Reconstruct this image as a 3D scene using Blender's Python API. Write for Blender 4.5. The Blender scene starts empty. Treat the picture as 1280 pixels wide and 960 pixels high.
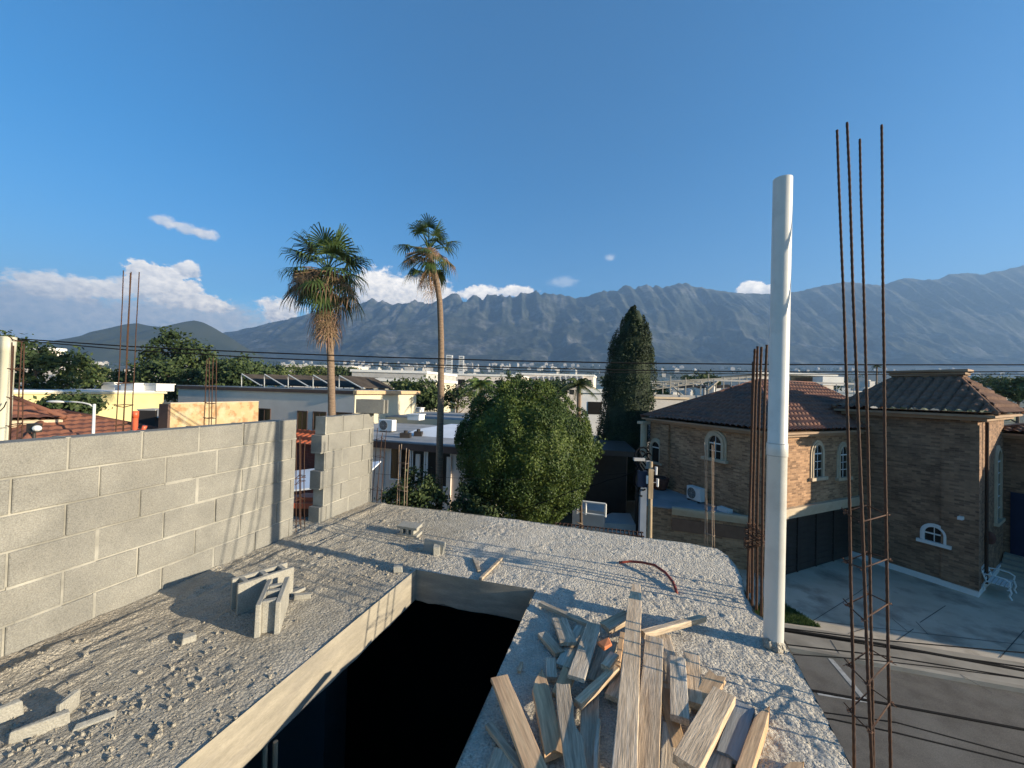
import bpy, math, random
import numpy as np
from mathutils import Vector, Matrix
R = math.radians
scn = bpy.context.scene
COL = scn.collection

# ------------------------------------------------------------------ camera
EYE = Vector((0, 0, 7.0)); F = 487.0
PITCH, ROLL = R(0.97), R(1.5)
_fw = Vector((0, math.cos(PITCH), math.sin(PITCH)))
_u0 = Vector((0, -math.sin(PITCH), math.cos(PITCH)))
_r0 = Vector((1, 0, 0))
_rt = _r0 * math.cos(ROLL) + _u0 * math.sin(ROLL)
_up = _u0 * math.cos(ROLL) - _r0 * math.sin(ROLL)
cd = bpy.data.cameras.new("camera"); cam = bpy.data.objects.new("camera", cd); COL.objects.link(cam)
cd.sensor_width = 36; cd.lens = 36 * F / 1280; cd.clip_start = 0.02; cd.clip_end = 60000
m = Matrix.Identity(4)
for i in range(3):
    m[i][0] = _rt[i]; m[i][1] = _up[i]; m[i][2] = -_fw[i]; m[i][3] = EYE[i]
cam.matrix_world = m
scn.camera = cam

def ray(u, v):
    return _fw + _rt * ((u - 640) / F) + _up * ((480 - v) / F)
def G(u, v, z=0.0):                     # photo point on a level plane
    d = ray(u, v); return EYE + d * ((z - EYE.z) / d.z)
def D(u, v, y):                         # photo point at a given depth
    d = ray(u, v); return EYE + d * (y / d.y)
def V(u, v, p, t):                      # photo point on a vertical wall through p along t
    d = ray(u, v); n = Vector((-t[1], t[0], 0)); k = (Vector((p[0], p[1], 0)) - Vector((EYE.x, EYE.y, 0))).dot(n) / d.dot(n)
    return EYE + d * k

# ------------------------------------------------------------------ sky, sun, exposure
SUN_EL, SUN_ROT = R(13.5), R(109.2)
world = bpy.data.worlds.new("World"); scn.world = world; world.use_nodes = True
def build_world():
    nt = world.node_tree; N, L = nt.nodes, nt.links
    bg = N['Background']; bg.inputs[1].default_value = 0.108
    sky = N.new('ShaderNodeTexSky'); sky.sky_type = 'NISHITA'; sky.sun_disc = False
    sky.sun_elevation = SUN_EL; sky.sun_rotation = SUN_ROT; sky.altitude = 500
    sky.air_density = 1.0; sky.dust_density = 0.7; sky.ozone_density = 2.6
    def mth(op, a, b=None, c=None, clamp=False):
        n = N.new('ShaderNodeMath'); n.operation = op; n.use_clamp = clamp
        for i, x in enumerate((a, b, c)):
            if x is None: continue
            if isinstance(x, (int, float)): n.inputs[i].default_value = x
            else: L.new(x, n.inputs[i])
        return n.outputs[0]
    tc = N.new('ShaderNodeTexCoord')
    sep = N.new('ShaderNodeSeparateXYZ'); L.new(tc.outputs['Generated'], sep.inputs[0])
    az = mth('ARCTAN2', sep.outputs[0], sep.outputs[1]); el = mth('ARCSINE', sep.outputs[2])
    def noise(scale, detail, rough, off=(0, 0, 0), dist=0.0):
        mp = N.new('ShaderNodeMapping'); L.new(tc.outputs['Generated'], mp.inputs[0]); mp.inputs['Location'].default_value = off
        mp.inputs['Scale'].default_value = (1, 1, 1.5)
        t = N.new('ShaderNodeTexNoise'); L.new(mp.outputs[0], t.inputs[0]); t.inputs['Scale'].default_value = scale
        t.inputs['Detail'].default_value = detail; t.inputs['Roughness'].default_value = rough; t.inputs['Distortion'].default_value = dist
        return t.outputs[0]
    nb = noise(20, 8, .62); nf = noise(62, 7, .65, (3, 1, 2)); nl = noise(70, 7, .6, (.006, -.004, .012))
    puff = mth('SUBTRACT', mth('MULTIPLY_ADD', nb, 1.5, mth('MULTIPLY', nf, 1.0)), 1.25)
    hs = N.new('ShaderNodeHueSaturation'); hs.inputs['Saturation'].default_value = 1.42; L.new(sky.outputs[0], hs.inputs['Color']); cur = hs.outputs[0]
    def cloud(u, v, w, h, dens, col_top, col_bot, soft=.35, amp=1.0):
        nonlocal cur
        d = ray(u, v).normalized(); a0 = math.atan2(d.x, d.y); e0 = math.asin(d.z)
        x = mth('DIVIDE', mth('SUBTRACT', az, a0), w / F * math.cos(a0) ** 1.5); y = mth('DIVIDE', mth('SUBTRACT', el, e0), h / F * math.cos(a0))
        r = mth('SQRT', mth('ADD', mth('MULTIPLY', x, x), mth('MULTIPLY', y, y)))
        f = mth('MULTIPLY_ADD', puff, amp, mth('SUBTRACT', 1.0, r))
        mk = N.new('ShaderNodeMapRange'); mk.interpolation_type = 'SMOOTHSTEP'; L.new(f, mk.inputs[0])
        mk.inputs[1].default_value = 0; mk.inputs[2].default_value = soft; mk.inputs[3].default_value = 0; mk.inputs[4].default_value = dens
        g = mth('ADD', mth('MULTIPLY_ADD', y, .45, .5), mth('MULTIPLY', mth('SUBTRACT', nl, .5), 1.8), clamp=True)
        cm = N.new('ShaderNodeMix'); cm.data_type = 'RGBA'; L.new(g, cm.inputs[0])
        cm.inputs[6].default_value = (*col_bot, 1); cm.inputs[7].default_value = (*col_top, 1)
        mx = N.new('ShaderNodeMix'); mx.data_type = 'RGBA'; L.new(mk.outputs[0], mx.inputs[0]); L.new(cur, mx.inputs[6]); L.new(cm.outputs[2], mx.inputs[7])
        cur = mx.outputs[2]
    W = (10, 8.9, 7.4); Gt, Gb = (4.2, 4.2, 4.3), (2.0, 2.6, 3.3)
    cloud(90, 402, 360, 52, .94, (4.0, 4.0, 4.2), (1.7, 2.3, 3.1), .5, .55)
    cloud(250, 402, 150, 36, .9, Gt, Gb, .6, .6)
    B1 = (4.0, 3.9, 3.9)
    cloud(78, 359, 68, 18, .95, W, B1, .45, .9)
    cloud(130, 363, 54, 15, .95, W, B1, .4, .9)
    cloud(182, 341, 26, 19, 1, W, B1, .2, 1.0)
    cloud(205, 352, 36, 23, 1, W, B1, .2, 1.0)
    cloud(230, 366, 40, 21, 1, W, B1, .25, 1.0)
    cloud(256, 377, 32, 15, 1, W, B1, .3, 1.0)
    cloud(196, 363, 56, 20, .9, W, B1, .4, .9)
    cloud(235, 336, 19, 12, .95, W, B1, .3, 1.0)
    cloud(209, 277, 20, 8, .7, (7, 6.4, 5.6), B1, .6, 1.1)
    cloud(232, 285, 24, 8, .7, (7, 6.4, 5.6), B1, .6, 1.1)
    cloud(258, 292, 20, 8, .8, (8, 7, 6), B1, .6, 1.1)
    cloud(352, 387, 30, 20, .95, W, (3.2, 3.2, 3.5), .4, 1.0)
    cloud(477, 362, 40, 28, 1, W, B1, .3, .8)
    cloud(522, 370, 56, 26, 1, W, B1, .3, .8)
    cloud(600, 368, 34, 12, .95, W, B1, .3, .9)
    cloud(645, 364, 26, 8, .95, W, B1, .3, .9)
    cloud(938, 362, 18, 10, 1, W, B1, .25, .9)
    cloud(955, 363, 14, 7, 1, W, B1, .25, .9)
    cloud(763, 322, 9, 6, .25, W, W, .8, 1)
    cloud(705, 352, 22, 8, .2, W, W, .8, 1)
    L.new(cur, bg.inputs[0])
build_world()
sd = bpy.data.lights.new("sun", 'SUN'); sun = bpy.data.objects.new("sun", sd); COL.objects.link(sun)
sd.energy = 5.0; sd.angle = R(0.5); sd.color = (1.0, .86, .64)
SUN_DIR = Vector((math.sin(SUN_ROT) * math.cos(SUN_EL), math.cos(SUN_ROT) * math.cos(SUN_EL), math.sin(SUN_EL)))
sun.rotation_euler = SUN_DIR.to_track_quat('Z', 'Y').to_euler()
scn.view_settings.view_transform = 'Standard'; scn.view_settings.look = 'None'
scn.view_settings.exposure = 1.05; scn.view_settings.gamma = 1
scn.cycles.volume_bounces = 0; scn.cycles.max_bounces = 6
HAZE = 1.3e-4

# ------------------------------------------------------------------ noise
def _h(ix, iy, s):
    n = (ix.astype(np.int64) * 374761393 + iy.astype(np.int64) * 668265263 + s * 974711) & 0xffffffff
    n = ((n ^ (n >> 13)) * 1274126177) & 0xffffffff
    return ((n ^ (n >> 16)) & 0xffff) / 65535.0
def vnoise(x, y, s=0):
    x = np.asarray(x, float); y = np.asarray(y, float)
    ix, iy = np.floor(x), np.floor(y); fx, fy = x - ix, y - iy
    fx = fx * fx * (3 - 2 * fx); fy = fy * fy * (3 - 2 * fy)
    a, b, c, d = _h(ix, iy, s), _h(ix + 1, iy, s), _h(ix, iy + 1, s), _h(ix + 1, iy + 1, s)
    return (a + (b - a) * fx) + ((c + (d - c) * fx) - (a + (b - a) * fx)) * fy
def fbm(x, y, o=4, s=0, g=.5):
    t, a, n = 0, 1, 0
    for i in range(o):
        t = t + a * vnoise(np.asarray(x) * 2 ** i + 17.3 * i, np.asarray(y) * 2 ** i - 9.1 * i, s + i); n += a; a *= g
    return t / n
def ridged(x, y, o=4, s=0):
    t, a, n = 0, 1, 0
    for i in range(o):
        t = t + a * (1 - np.abs(2 * vnoise(np.asarray(x) * 2 ** i + 5.7 * i, np.asarray(y) * 2 ** i + 3.1 * i, s + i) - 1)); n += a; a *= .5
    return t / n

# ------------------------------------------------------------------ mesh building
class MB:
    def __init__(s): s.v, s.f = [], []
    def face(s, pts):
        k = len(s.v); s.v += [tuple(p) for p in pts]; s.f.append(tuple(range(k, k + len(pts))))
    def grid(s, P):                                   # P[i][j] points
        k = len(s.v); n, m_ = len(P), len(P[0])
        for row in P: s.v += [tuple(p) for p in row]
        for i in range(n - 1):
            for j in range(m_ - 1):
                s.f.append((k + i * m_ + j, k + i * m_ + j + 1, k + (i + 1) * m_ + j + 1, k + (i + 1) * m_ + j))
    def hexa(s, b, t):                                # bottom ring and top ring (same count)
        n = len(b); k = len(s.v); s.v += [tuple(p) for p in b] + [tuple(p) for p in t]
        s.f.append(tuple(k + i for i in reversed(range(n)))); s.f.append(tuple(k + n + i for i in range(n)))
        for i in range(n):
            j = (i + 1) % n; s.f.append((k + i, k + j, k + n + j, k + n + i))
    def box(s, c, size, ax=None, ay=None, az=None):
        c = Vector(c); ax = Vector(ax or (1, 0, 0)); az = Vector(az or (0, 0, 1)); ay = Vector(ay) if ay else az.cross(ax)
        x, y, z = ax * size[0] / 2, ay * size[1] / 2, az * size[2] / 2
        s.hexa([c - x - y - z, c + x - y - z, c + x + y - z, c - x + y - z], [c - x - y + z, c + x - y + z, c + x + y + z, c - x + y + z])
    def prism(s, poly, z0, z1):
        a = sum(poly[i][0] * poly[(i + 1) % len(poly)][1] - poly[(i + 1) % len(poly)][0] * poly[i][1] for i in range(len(poly)))
        poly = poly if a > 0 else poly[::-1]
        s.hexa([(p[0], p[1], z0) for p in poly], [(p[0], p[1], z1) for p in poly])
    def tube(s, path, r, n=8, cap=True):
        path = [Vector(p) for p in path]; rs = r if isinstance(r, (list, tuple)) else [r] * len(path)
        k = len(s.v); prev = None
        for i, p in enumerate(path):
            t = (path[min(i + 1, len(path) - 1)] - path[max(i - 1, 0)]).normalized()
            if prev is None: a = t.orthogonal().normalized()
            else:
                a = prev - t * prev.dot(t)
                a = a.normalized() if a.length > 1e-6 else t.orthogonal().normalized()
            prev = a; b = t.cross(a)
            for j in range(n):
                q = 2 * math.pi * j / n; s.v.append(tuple(p + (a * math.cos(q) + b * math.sin(q)) * rs[i]))
        for i in range(len(path) - 1):
            for j in range(n):
                jj = (j + 1) % n; s.f.append((k + i * n + j, k + i * n + jj, k + (i + 1) * n + jj, k + (i + 1) * n + j))
        if cap:
            s.f.append(tuple(k + j for j in reversed(range(n)))); e = k + (len(path) - 1) * n; s.f.append(tuple(e + j for j in range(n)))
    def ball(s, c, r, n=10, jit=0, seed=0):
        rg = random.Random(seed); c = Vector(c); rr = r if isinstance(r, (tuple, list)) else (r, r, r); k = len(s.v); m_ = n // 2 + 1
        for i in range(m_ + 1):
            th = math.pi * i / m_
            for j in range(n):
                ph = 2 * math.pi * j / n; q = 1 + rg.uniform(-jit, jit)
                s.v.append((c.x + rr[0] * q * math.sin(th) * math.cos(ph), c.y + rr[1] * q * math.sin(th) * math.sin(ph), c.z + rr[2] * q * math.cos(th)))
        for i in range(m_):
            for j in range(n):
                jj = (j + 1) % n; s.f.append((k + i * n + j, k + (i + 1) * n + j, k + (i + 1) * n + jj, k + i * n + jj))
    def add(s, V_, F_):
        k = len(s.v); s.v += [tuple(p) for p in V_]; s.f += [tuple(k + i for i in f) for f in F_]
    def build(s, name, mt, parent=None, smooth=False, origin=None, uv=True):
        me = bpy.data.meshes.new(name); ob = bpy.data.objects.new(name, me)
        vs = np.array(s.v, float)
        if parent is not None:
            q = parent; o = Vector((0, 0, 0))
            while q is not None: o = o + q.location; q = q.parent
            vs = vs - np.array(o)
        else:
            o = Vector(origin) if origin is not None else Vector(((vs[:, 0].min() + vs[:, 0].max()) / 2, (vs[:, 1].min() + vs[:, 1].max()) / 2, vs[:, 2].min()))
            vs = vs - np.array(o); ob.location = o
        me.from_pydata(vs.tolist(), [], s.f); me.update()
        if uv: box_uv(me)
        me.materials.append(mt)
        if smooth: me.polygons.foreach_set('use_smooth', [True] * len(me.polygons))
        COL.objects.link(ob); ob.parent = parent
        return ob

def box_uv(me):
    n = len(me.polygons); L_ = len(me.loops)
    if not n: return
    nor = np.zeros(n * 3); me.polygons.foreach_get('normal', nor); nor = nor.reshape(-1, 3)
    tot = np.zeros(n, int); me.polygons.foreach_get('loop_total', tot)
    li = np.zeros(L_, int); me.loops.foreach_get('vertex_index', li)
    co = np.zeros(len(me.vertices) * 3); me.vertices.foreach_get('co', co); co = co.reshape(-1, 3)[li]
    nn = np.repeat(nor, tot, axis=0)
    tx, ty = -nn[:, 1], nn[:, 0]; ln = np.hypot(tx, ty); flat = np.abs(nn[:, 2]) > .75
    ln[ln < 1e-6] = 1
    u = np.where(flat, co[:, 0], (co[:, 0] * tx + co[:, 1] * ty) / ln); v = np.where(flat, co[:, 1], co[:, 2])
    lay = me.uv_layers.new(name='UVMap'); lay.data.foreach_set('uv', np.stack([u, v], 1).ravel())

def tag(o, label=None, cat=None, group=None, kind=None):
    if label: o['label'] = label
    if cat: o['category'] = cat
    if group: o['group'] = group
    if kind: o['kind'] = kind
    elif cat: o['kind'] = 'thing'
    return o
def thing(name, loc, label, cat, group=None):
    o = bpy.data.objects.new(name, None); o.location = loc; o.empty_display_size = .2; COL.objects.link(o)
    return tag(o, label, cat, group)
def children(o): return [c for c in bpy.data.objects if c.parent == o]

# ------------------------------------------------------------------ materials
MATS = {}
def mat(name, c1, c2=None, scale=4, rough=.8, bump=0, bscale=40, c3=None, s3=1, detail=6, metal=0, rand=0, stretch=(1, 1, 1), coord='Object', island=0, trans=0, spec=.3, contrast=(.35, .65), bdist=.01, speck=None, pebble=None):
    if name in MATS: return MATS[name]
    mt = bpy.data.materials.new(name); mt.use_nodes = True; nt = mt.node_tree; N, L = nt.nodes, nt.links
    b = N['Principled BSDF']; b.inputs['Roughness'].default_value = rough; b.inputs['Metallic'].default_value = metal; b.inputs['Specular IOR Level'].default_value = spec
    tc = N.new('ShaderNodeTexCoord'); mp = N.new('ShaderNodeMapping'); L.new(tc.outputs[coord], mp.inputs[0]); mp.inputs['Scale'].default_value = stretch
    src = mp.outputs[0]
    if rand or island:
        oi = N.new('ShaderNodeObjectInfo')
        av = N.new('ShaderNodeVectorMath'); av.operation = 'MULTIPLY_ADD'; L.new(oi.outputs['Random'], av.inputs[0]); av.inputs[1].default_value = (37, 51, 23); L.new(src, av.inputs[2]); src = av.outputs[0]
    def nz(sc, d=detail):
        t = N.new('ShaderNodeTexNoise'); L.new(src, t.inputs[0]); t.inputs['Scale'].default_value = sc; t.inputs['Detail'].default_value = d; t.inputs['Roughness'].default_value = .6
        return t.outputs[0]
    def mr(x, lo, hi):
        q = N.new('ShaderNodeMapRange'); L.new(x, q.inputs[0]); q.inputs[1].default_value = lo; q.inputs[2].default_value = hi; return q.outputs[0]
    def mix(f, a, c):
        q = N.new('ShaderNodeMix'); q.data_type = 'RGBA'
        if isinstance(f, float): q.inputs[0].default_value = f
        else: L.new(f, q.inputs[0])
        for x, i in ((a, 6), (c, 7)):
            if isinstance(x, tuple): q.inputs[i].default_value = (*x, 1)
            else: L.new(x, q.inputs[i])
        return q.outputs[2]
    col = mix(mr(nz(scale), *contrast), c1, c2 or c1)
    if c3: col = mix(mr(nz(s3), .5, .68), col, c3)
    if rand or island:
        if island: r_ = N.new('ShaderNodeNewGeometry').outputs['Random Per Island']
        else: r_ = oi.outputs['Random']
        a = rand or island
        hs = N.new('ShaderNodeHueSaturation'); L.new(col, hs.inputs['Color']); q = N.new('ShaderNodeMapRange'); L.new(r_, q.inputs[0]); q.inputs[3].default_value = 1 - a; q.inputs[4].default_value = 1 + a; L.new(q.outputs[0], hs.inputs['Value'])
        if island:
            q2 = N.new('ShaderNodeMath'); q2.operation = 'MULTIPLY_ADD'; L.new(r_, q2.inputs[0]); q2.inputs[1].default_value = -.05; q2.inputs[2].default_value = .525; L.new(q2.outputs[0], hs.inputs['Hue'])
        col = hs.outputs[0]
    if speck:
        q = N.new('ShaderNodeMapRange'); L.new(nz(speck[0], 3), q.inputs[0]); q.inputs[1].default_value = .3; q.inputs[2].default_value = .7; q.inputs[3].default_value = 1 - speck[1]; q.inputs[4].default_value = 1 + speck[1]
        vs = N.new('ShaderNodeVectorMath'); vs.operation = 'SCALE'; L.new(col, vs.inputs[0]); L.new(q.outputs[0], vs.inputs['Scale']); col = vs.outputs[0]
    L.new(col, b.inputs['Base Color'])
    if pebble:
        vo = N.new('ShaderNodeTexVoronoi'); vo.feature = 'F1'; L.new(src, vo.inputs['Vector']); vo.inputs['Scale'].default_value = pebble[0]; vo.inputs['Randomness'].default_value = 1
        n1 = nz(pebble[0] * 2.6, 3); md = N.new('ShaderNodeMath'); md.operation = 'MULTIPLY_ADD'; L.new(vo.outputs[0], md.inputs[0]); md.inputs[1].default_value = -1.0; L.new(n1, md.inputs[2])
        b0 = N.new('ShaderNodeBump'); b0.inputs['Strength'].default_value = pebble[1]; b0.inputs['Distance'].default_value = pebble[2]; L.new(md.outputs[0], b0.inputs['Height']); L.new(b0.outputs[0], b.inputs['Normal'])
    if bump:
        bn = N.new('ShaderNodeBump'); bn.inputs['Strength'].default_value = bump; bn.inputs['Distance'].default_value = bdist; L.new(nz(bscale, 4), bn.inputs['Height']); L.new(bn.outputs[0], b.inputs['Normal'])
    if trans:
        td = N.new('ShaderNodeBsdfTranslucent'); L.new(col, td.inputs[0]); ms = N.new('ShaderNodeMixShader'); ms.inputs[0].default_value = trans
        L.new(b.outputs[0], ms.inputs[1]); L.new(td.outputs[0], ms.inputs[2]); L.new(ms.outputs[0], N['Material Output'].inputs[0])
    MATS[name] = mt; return mt

def brick_mat(name, c1, c2, mortar, w=.26, h=.075, bump=.5):
    mt = mat(name, c1, c2, rough=.9); nt = mt.node_tree; N, L = nt.nodes, nt.links
    b = N['Principled BSDF']; tc = N.new('ShaderNodeTexCoord')
    br = N.new('ShaderNodeTexBrick'); L.new(tc.outputs['UV'], br.inputs[0]); br.inputs['Scale'].default_value = 1
    br.inputs['Brick Width'].default_value = w; br.inputs['Row Height'].default_value = h; br.inputs['Mortar Size'].default_value = .006; br.inputs['Mortar Smooth'].default_value = .3; br.inputs['Bias'].default_value = -.1
    br.inputs[1].default_value = (*c1, 1); br.inputs[2].default_value = (*c2, 1); br.inputs[3].default_value = (*mortar, 1)
    nz = N.new('ShaderNodeTexNoise'); L.new(tc.outputs['Object'], nz.inputs[0]); nz.inputs['Scale'].default_value = 1.3; nz.inputs['Detail'].default_value = 8
    n2 = N.new('ShaderNodeTexNoise'); L.new(tc.outputs['UV'], n2.inputs[0]); n2.inputs['Scale'].default_value = 7; n2.inputs['Detail'].default_value = 5; n2.inputs['Roughness'].default_value = .7
    ad = N.new('ShaderNodeMath'); ad.operation = 'MULTIPLY_ADD'; L.new(n2.outputs[0], ad.inputs[0]); ad.inputs[1].default_value = .7; L.new(nz.outputs[0], ad.inputs[2])
    mr = N.new('ShaderNodeMapRange'); L.new(ad.outputs[0], mr.inputs[0]); mr.inputs[1].default_value = .5; mr.inputs[2].default_value = 1.2; mr.inputs[3].default_value = .6; mr.inputs[4].default_value = 1.4
    mx = N.new('ShaderNodeVectorMath'); mx.operation = 'SCALE'; L.new(br.outputs[0], mx.inputs[0]); L.new(mr.outputs[0], mx.inputs['Scale'])
    L.new(mx.outputs[0], b.inputs['Base Color'])
    bp = N.new('ShaderNodeBump'); bp.inputs['Strength'].default_value = bump; bp.inputs['Distance'].default_value = .012; bp.invert = True; L.new(br.outputs[1], bp.inputs['Height'])
    b2 = N.new('ShaderNodeBump'); b2.inputs['Strength'].default_value = .5; b2.inputs['Distance'].default_value = .01; L.new(n2.outputs[0], b2.inputs['Height']); L.new(bp.outputs[0], b2.inputs['Normal'])
    L.new(b2.outputs[0], b.inputs['Normal'])
    return mt

M_slab = mat('rough_concrete', (.56, .505, .42), (.70, .64, .54), 9, .95, 0, c3=(.52, .455, .37), s3=.7, speck=(120, .3), pebble=(56, 1.0, .022))
def dusty_side():
    # the strip along the block wall is brown with dust and mortar droppings, the rest is fresh pale concrete
    nt = M_slab.node_tree; N, L = nt.nodes, nt.links; b = N['Principled BSDF']; src = b.inputs['Base Color'].links[0].from_socket
    tc = N.new('ShaderNodeTexCoord'); dp = N.new('ShaderNodeVectorMath'); dp.operation = 'DOT_PRODUCT'; L.new(tc.outputs['Object'], dp.inputs[0]); dp.inputs[1].default_value = (.963, -.269, 0)
    nz = N.new('ShaderNodeTexNoise'); L.new(tc.outputs['Object'], nz.inputs[0]); nz.inputs['Scale'].default_value = 2.2; nz.inputs['Detail'].default_value = 6
    ad = N.new('ShaderNodeMath'); ad.operation = 'MULTIPLY_ADD'; L.new(nz.outputs[0], ad.inputs[0]); ad.inputs[1].default_value = .9; L.new(dp.outputs['Value'], ad.inputs[2])
    mr = N.new('ShaderNodeMapRange'); L.new(ad.outputs[0], mr.inputs[0]); mr.inputs[1].default_value = .75; mr.inputs[2].default_value = .25
    mx = N.new('ShaderNodeMix'); mx.data_type = 'RGBA'; mx.blend_type = 'MULTIPLY'; L.new(mr.outputs[0], mx.inputs[0]); L.new(src, mx.inputs[6]); mx.inputs[7].default_value = (.73, .725, .70, 1); L.new(mx.outputs[2], b.inputs['Base Color'])
dusty_side()
M_block = mat('concrete_block', (.168, .164, .149), (.222, .216, .193), 3.5, .95, .6, 190, rand=0, bdist=.003, c3=(.195, .187, .164), s3=1.1, speck=(150, .28))
M_loose = mat('pale_loose_block', (.255, .243, .21), (.335, .32, .278), 6, .95, .6, 150, bdist=.004, speck=(140, .25))
M_mortar = mat('mortar', (.19, .184, .162), (.35, .337, .295), 3.5, .95, .5, 120, bdist=.004)
M_form = mat('formed_concrete', (.24, .215, .17), (.32, .285, .225), 5, .85, .25, 18, stretch=(1, 1, 5), c3=(.21, .19, .16), s3=2.2, bdist=.005, speck=(60, .12))
M_rust = mat('rusty_steel', (.05, .026, .017), (.085, .042, .025), 60, .8, .5, 300, metal=.2, bdist=.002, c3=(.04, .03, .026), s3=12)
M_wire = mat('tie_wire', (.12, .06, .04), (.2, .11, .07), 50, .7, metal=.3)
M_pvc = mat('white_plastic', (.56, .55, .51), (.61, .60, .56), 3, .35, 0, c3=(.50, .485, .45), s3=4, spec=.5)
M_pvc2 = mat('aged_white_pole', (.46, .44, .34), (.5, .48, .38), 3, .5)
M_orange = mat('orange_plastic', (.50, .09, .035), (.58, .12, .05), 6, .45, spec=.5)
M_hose = mat('orange_conduit', (.24, .045, .025), (.17, .03, .02), 30, .45)
WSTR = (2.2, 26, 26)
M_wood = mat('weathered_timber', (.54, .41, .275), (.34, .245, .16), 1.6, .85, .6, 6, stretch=WSTR, rand=.22, c3=(.54, .47, .38), s3=.35, bdist=.004, speck=(5, .3))
M_wgrey = mat('grey_timber', (.54, .43, .31), (.31, .245, .175), 1.6, .9, .7, 6, stretch=WSTR, rand=.18, c3=(.52, .475, .40), s3=.32, bdist=.005, speck=(5, .3))
M_wred = mat('fresh_timber', (.58, .40, .235), (.44, .28, .16), 1.4, .8, .4, 5, stretch=WSTR, rand=.15, c3=(.26, .15, .09), s3=.4, bdist=.003, speck=(4, .22))
M_asph = mat('asphalt', (.09, .08, .068), (.135, .12, .102), 2, .9, .5, 90, c3=(.15, .138, .12), s3=.4, speck=(45, .25))
M_walk = mat('pavement_concrete', (.27, .235, .185), (.35, .31, .25), 1.1, .9, .3, 60, c3=(.2, .175, .14), s3=.5)
M_drive = mat('driveway_concrete', (.40, .335, .25), (.50, .425, .33), .7, .85, .3, 50, c3=(.24, .20, .155), s3=.9)
M_grass = mat('grass_blades', (.045, .085, .02), (.08, .12, .03), 3, .8, island=.4, trans=.2)
M_earth = mat('city_ground', (.055, .07, .035), (.13, .125, .10), .035, .95, c3=(.22, .21, .19), s3=.09)
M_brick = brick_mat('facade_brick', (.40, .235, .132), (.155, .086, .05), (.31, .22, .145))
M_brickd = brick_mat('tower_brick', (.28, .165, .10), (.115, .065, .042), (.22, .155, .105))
M_brickl = brick_mat('red_wall_brick', (.16, .04, .028), (.12, .032, .024), (.12, .04, .03), .2, .06)
M_trim = mat('stone_trim', (.42, .335, .235), (.49, .40, .29), 3, .8, .2, 60)
M_corn = mat('brown_cornice', (.27, .18, .12), (.33, .23, .155), 2, .8, .2, 40)
M_trimw = mat('white_trim', (.62, .61, .59), (.70, .69, .67), 2, .75)
M_tile1 = mat('brown_roof_tile', (.15, .062, .04), (.20, .09, .058), 2.5, .75, .3, 50, c3=(.09, .055, .045), s3=1.2)
M_tile2 = mat('charcoal_roof_tile', (.135, .08, .058), (.19, .115, .083), 2.0, .85, .3, 50, c3=(.2, .12, .085), s3=.9, spec=.08)
M_tile3 = mat('terracotta_roof_tile', (.21, .088, .052), (.145, .06, .04), 1.6, .8, .3, 40, c3=(.15, .065, .045), s3=.6)
M_glass = mat('dark_glass', (.018, .016, .014), rough=.15, spec=.3)
M_dark = mat('dark_metal', (.028, .024, .022), (.04, .034, .03), 2, .5)
M_blue = mat('blue_door_paint', (.012, .02, .05), (.018, .026, .06), 2, .4)
M_bluemetal = mat('blue_grey_metal', (.16, .2, .27), (.2, .24, .31), 3, .5)
M_black = mat('black_cable', (.012, .012, .013), rough=.95, spec=.05)
M_polewood = mat('pole_wood', (.27, .2, .12), (.38, .29, .19), 3, .9, .6, 20, stretch=(8, 8, 1))
M_white = mat('white_paint', (.58, .57, .55), (.63, .62, .60), 1, .6)
M_wallw = mat('white_stucco', (.58, .51, .455), (.64, .57, .51), .8, .9, .1, 30)
M_wallc = mat('cream_stucco', (.50, .45, .33), (.54, .49, .37), .8, .9)
M_yellow = mat('yellow_stucco', (.50, .43, .21), (.54, .47, .24), .8, .9)
M_grey = mat('grey_stucco', (.34, .33, .32), (.42, .41, .40), .8, .9)
M_brownt = mat('brown_fascia', (.085, .05, .04), (.11, .07, .055), 2, .7)
M_deck = mat('roof_deck', (.24, .25, .26), (.33, .34, .35), .6, .85, c3=(.18, .19, .2), s3=.4)
M_deckw = mat('white_roof_coating', (.62, .66, .72), (.72, .75, .79), .7, .7)
M_stone = mat('tan_stone_veneer', (.42, .31, .17), (.33, .20, .10), 3.2, .85, .3, 20, c3=(.46, .38, .25), s3=2.4, detail=8, contrast=(.48, .56))
M_solar = mat('solar_panel', (.05, .042, .036), (.085, .07, .058), 1, .9, spec=.05)
M_alu = mat('galvanised_steel', (.5, .5, .49), (.6, .6, .58), 3, .5, metal=.3)
M_leaf = mat('round_tree_leaves', (.024, .052, .012), (.085, .122, .022), .9, .6, island=.45, trans=.22)
M_cyp = mat('cypress_leaves', (.013, .026, .012), (.034, .052, .020), 1.2, .75, island=.45, trans=.08)
M_dleaf = mat('dark_tree_leaves', (.022, .042, .014), (.05, .075, .022), .5, .7, island=.4, trans=.12)
M_mleaf = mat('mid_tree_leaves', (.04, .065, .018), (.085, .105, .03), .4, .7, island=.4, trans=.15)
M_palm = mat('palm_leaf', (.03, .06, .018), (.065, .10, .03), 2, .5, island=.35, trans=.15)
M_palmy = mat('bright_palm_leaf', (.09, .14, .03), (.14, .19, .05), 2, .5, island=.3, trans=.25)
M_palmd = mat('dead_palm_leaf', (.17, .11, .065), (.27, .185, .115), 2, .8, island=.35, trans=.12)
M_trunk = mat('palm_bark', (.25, .18, .125), (.15, .105, .075), 3, .95, .8, 9, stretch=(1.5, 1.5, 12), bdist=.03)
M_bark = mat('bark', (.09, .065, .045), (.15, .11, .08), 5, .95, .6, 15, stretch=(3, 3, 1))
M_clay = mat('clay_pot', (.09, .035, .025), (.12, .05, .035), 4, .85)
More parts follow.
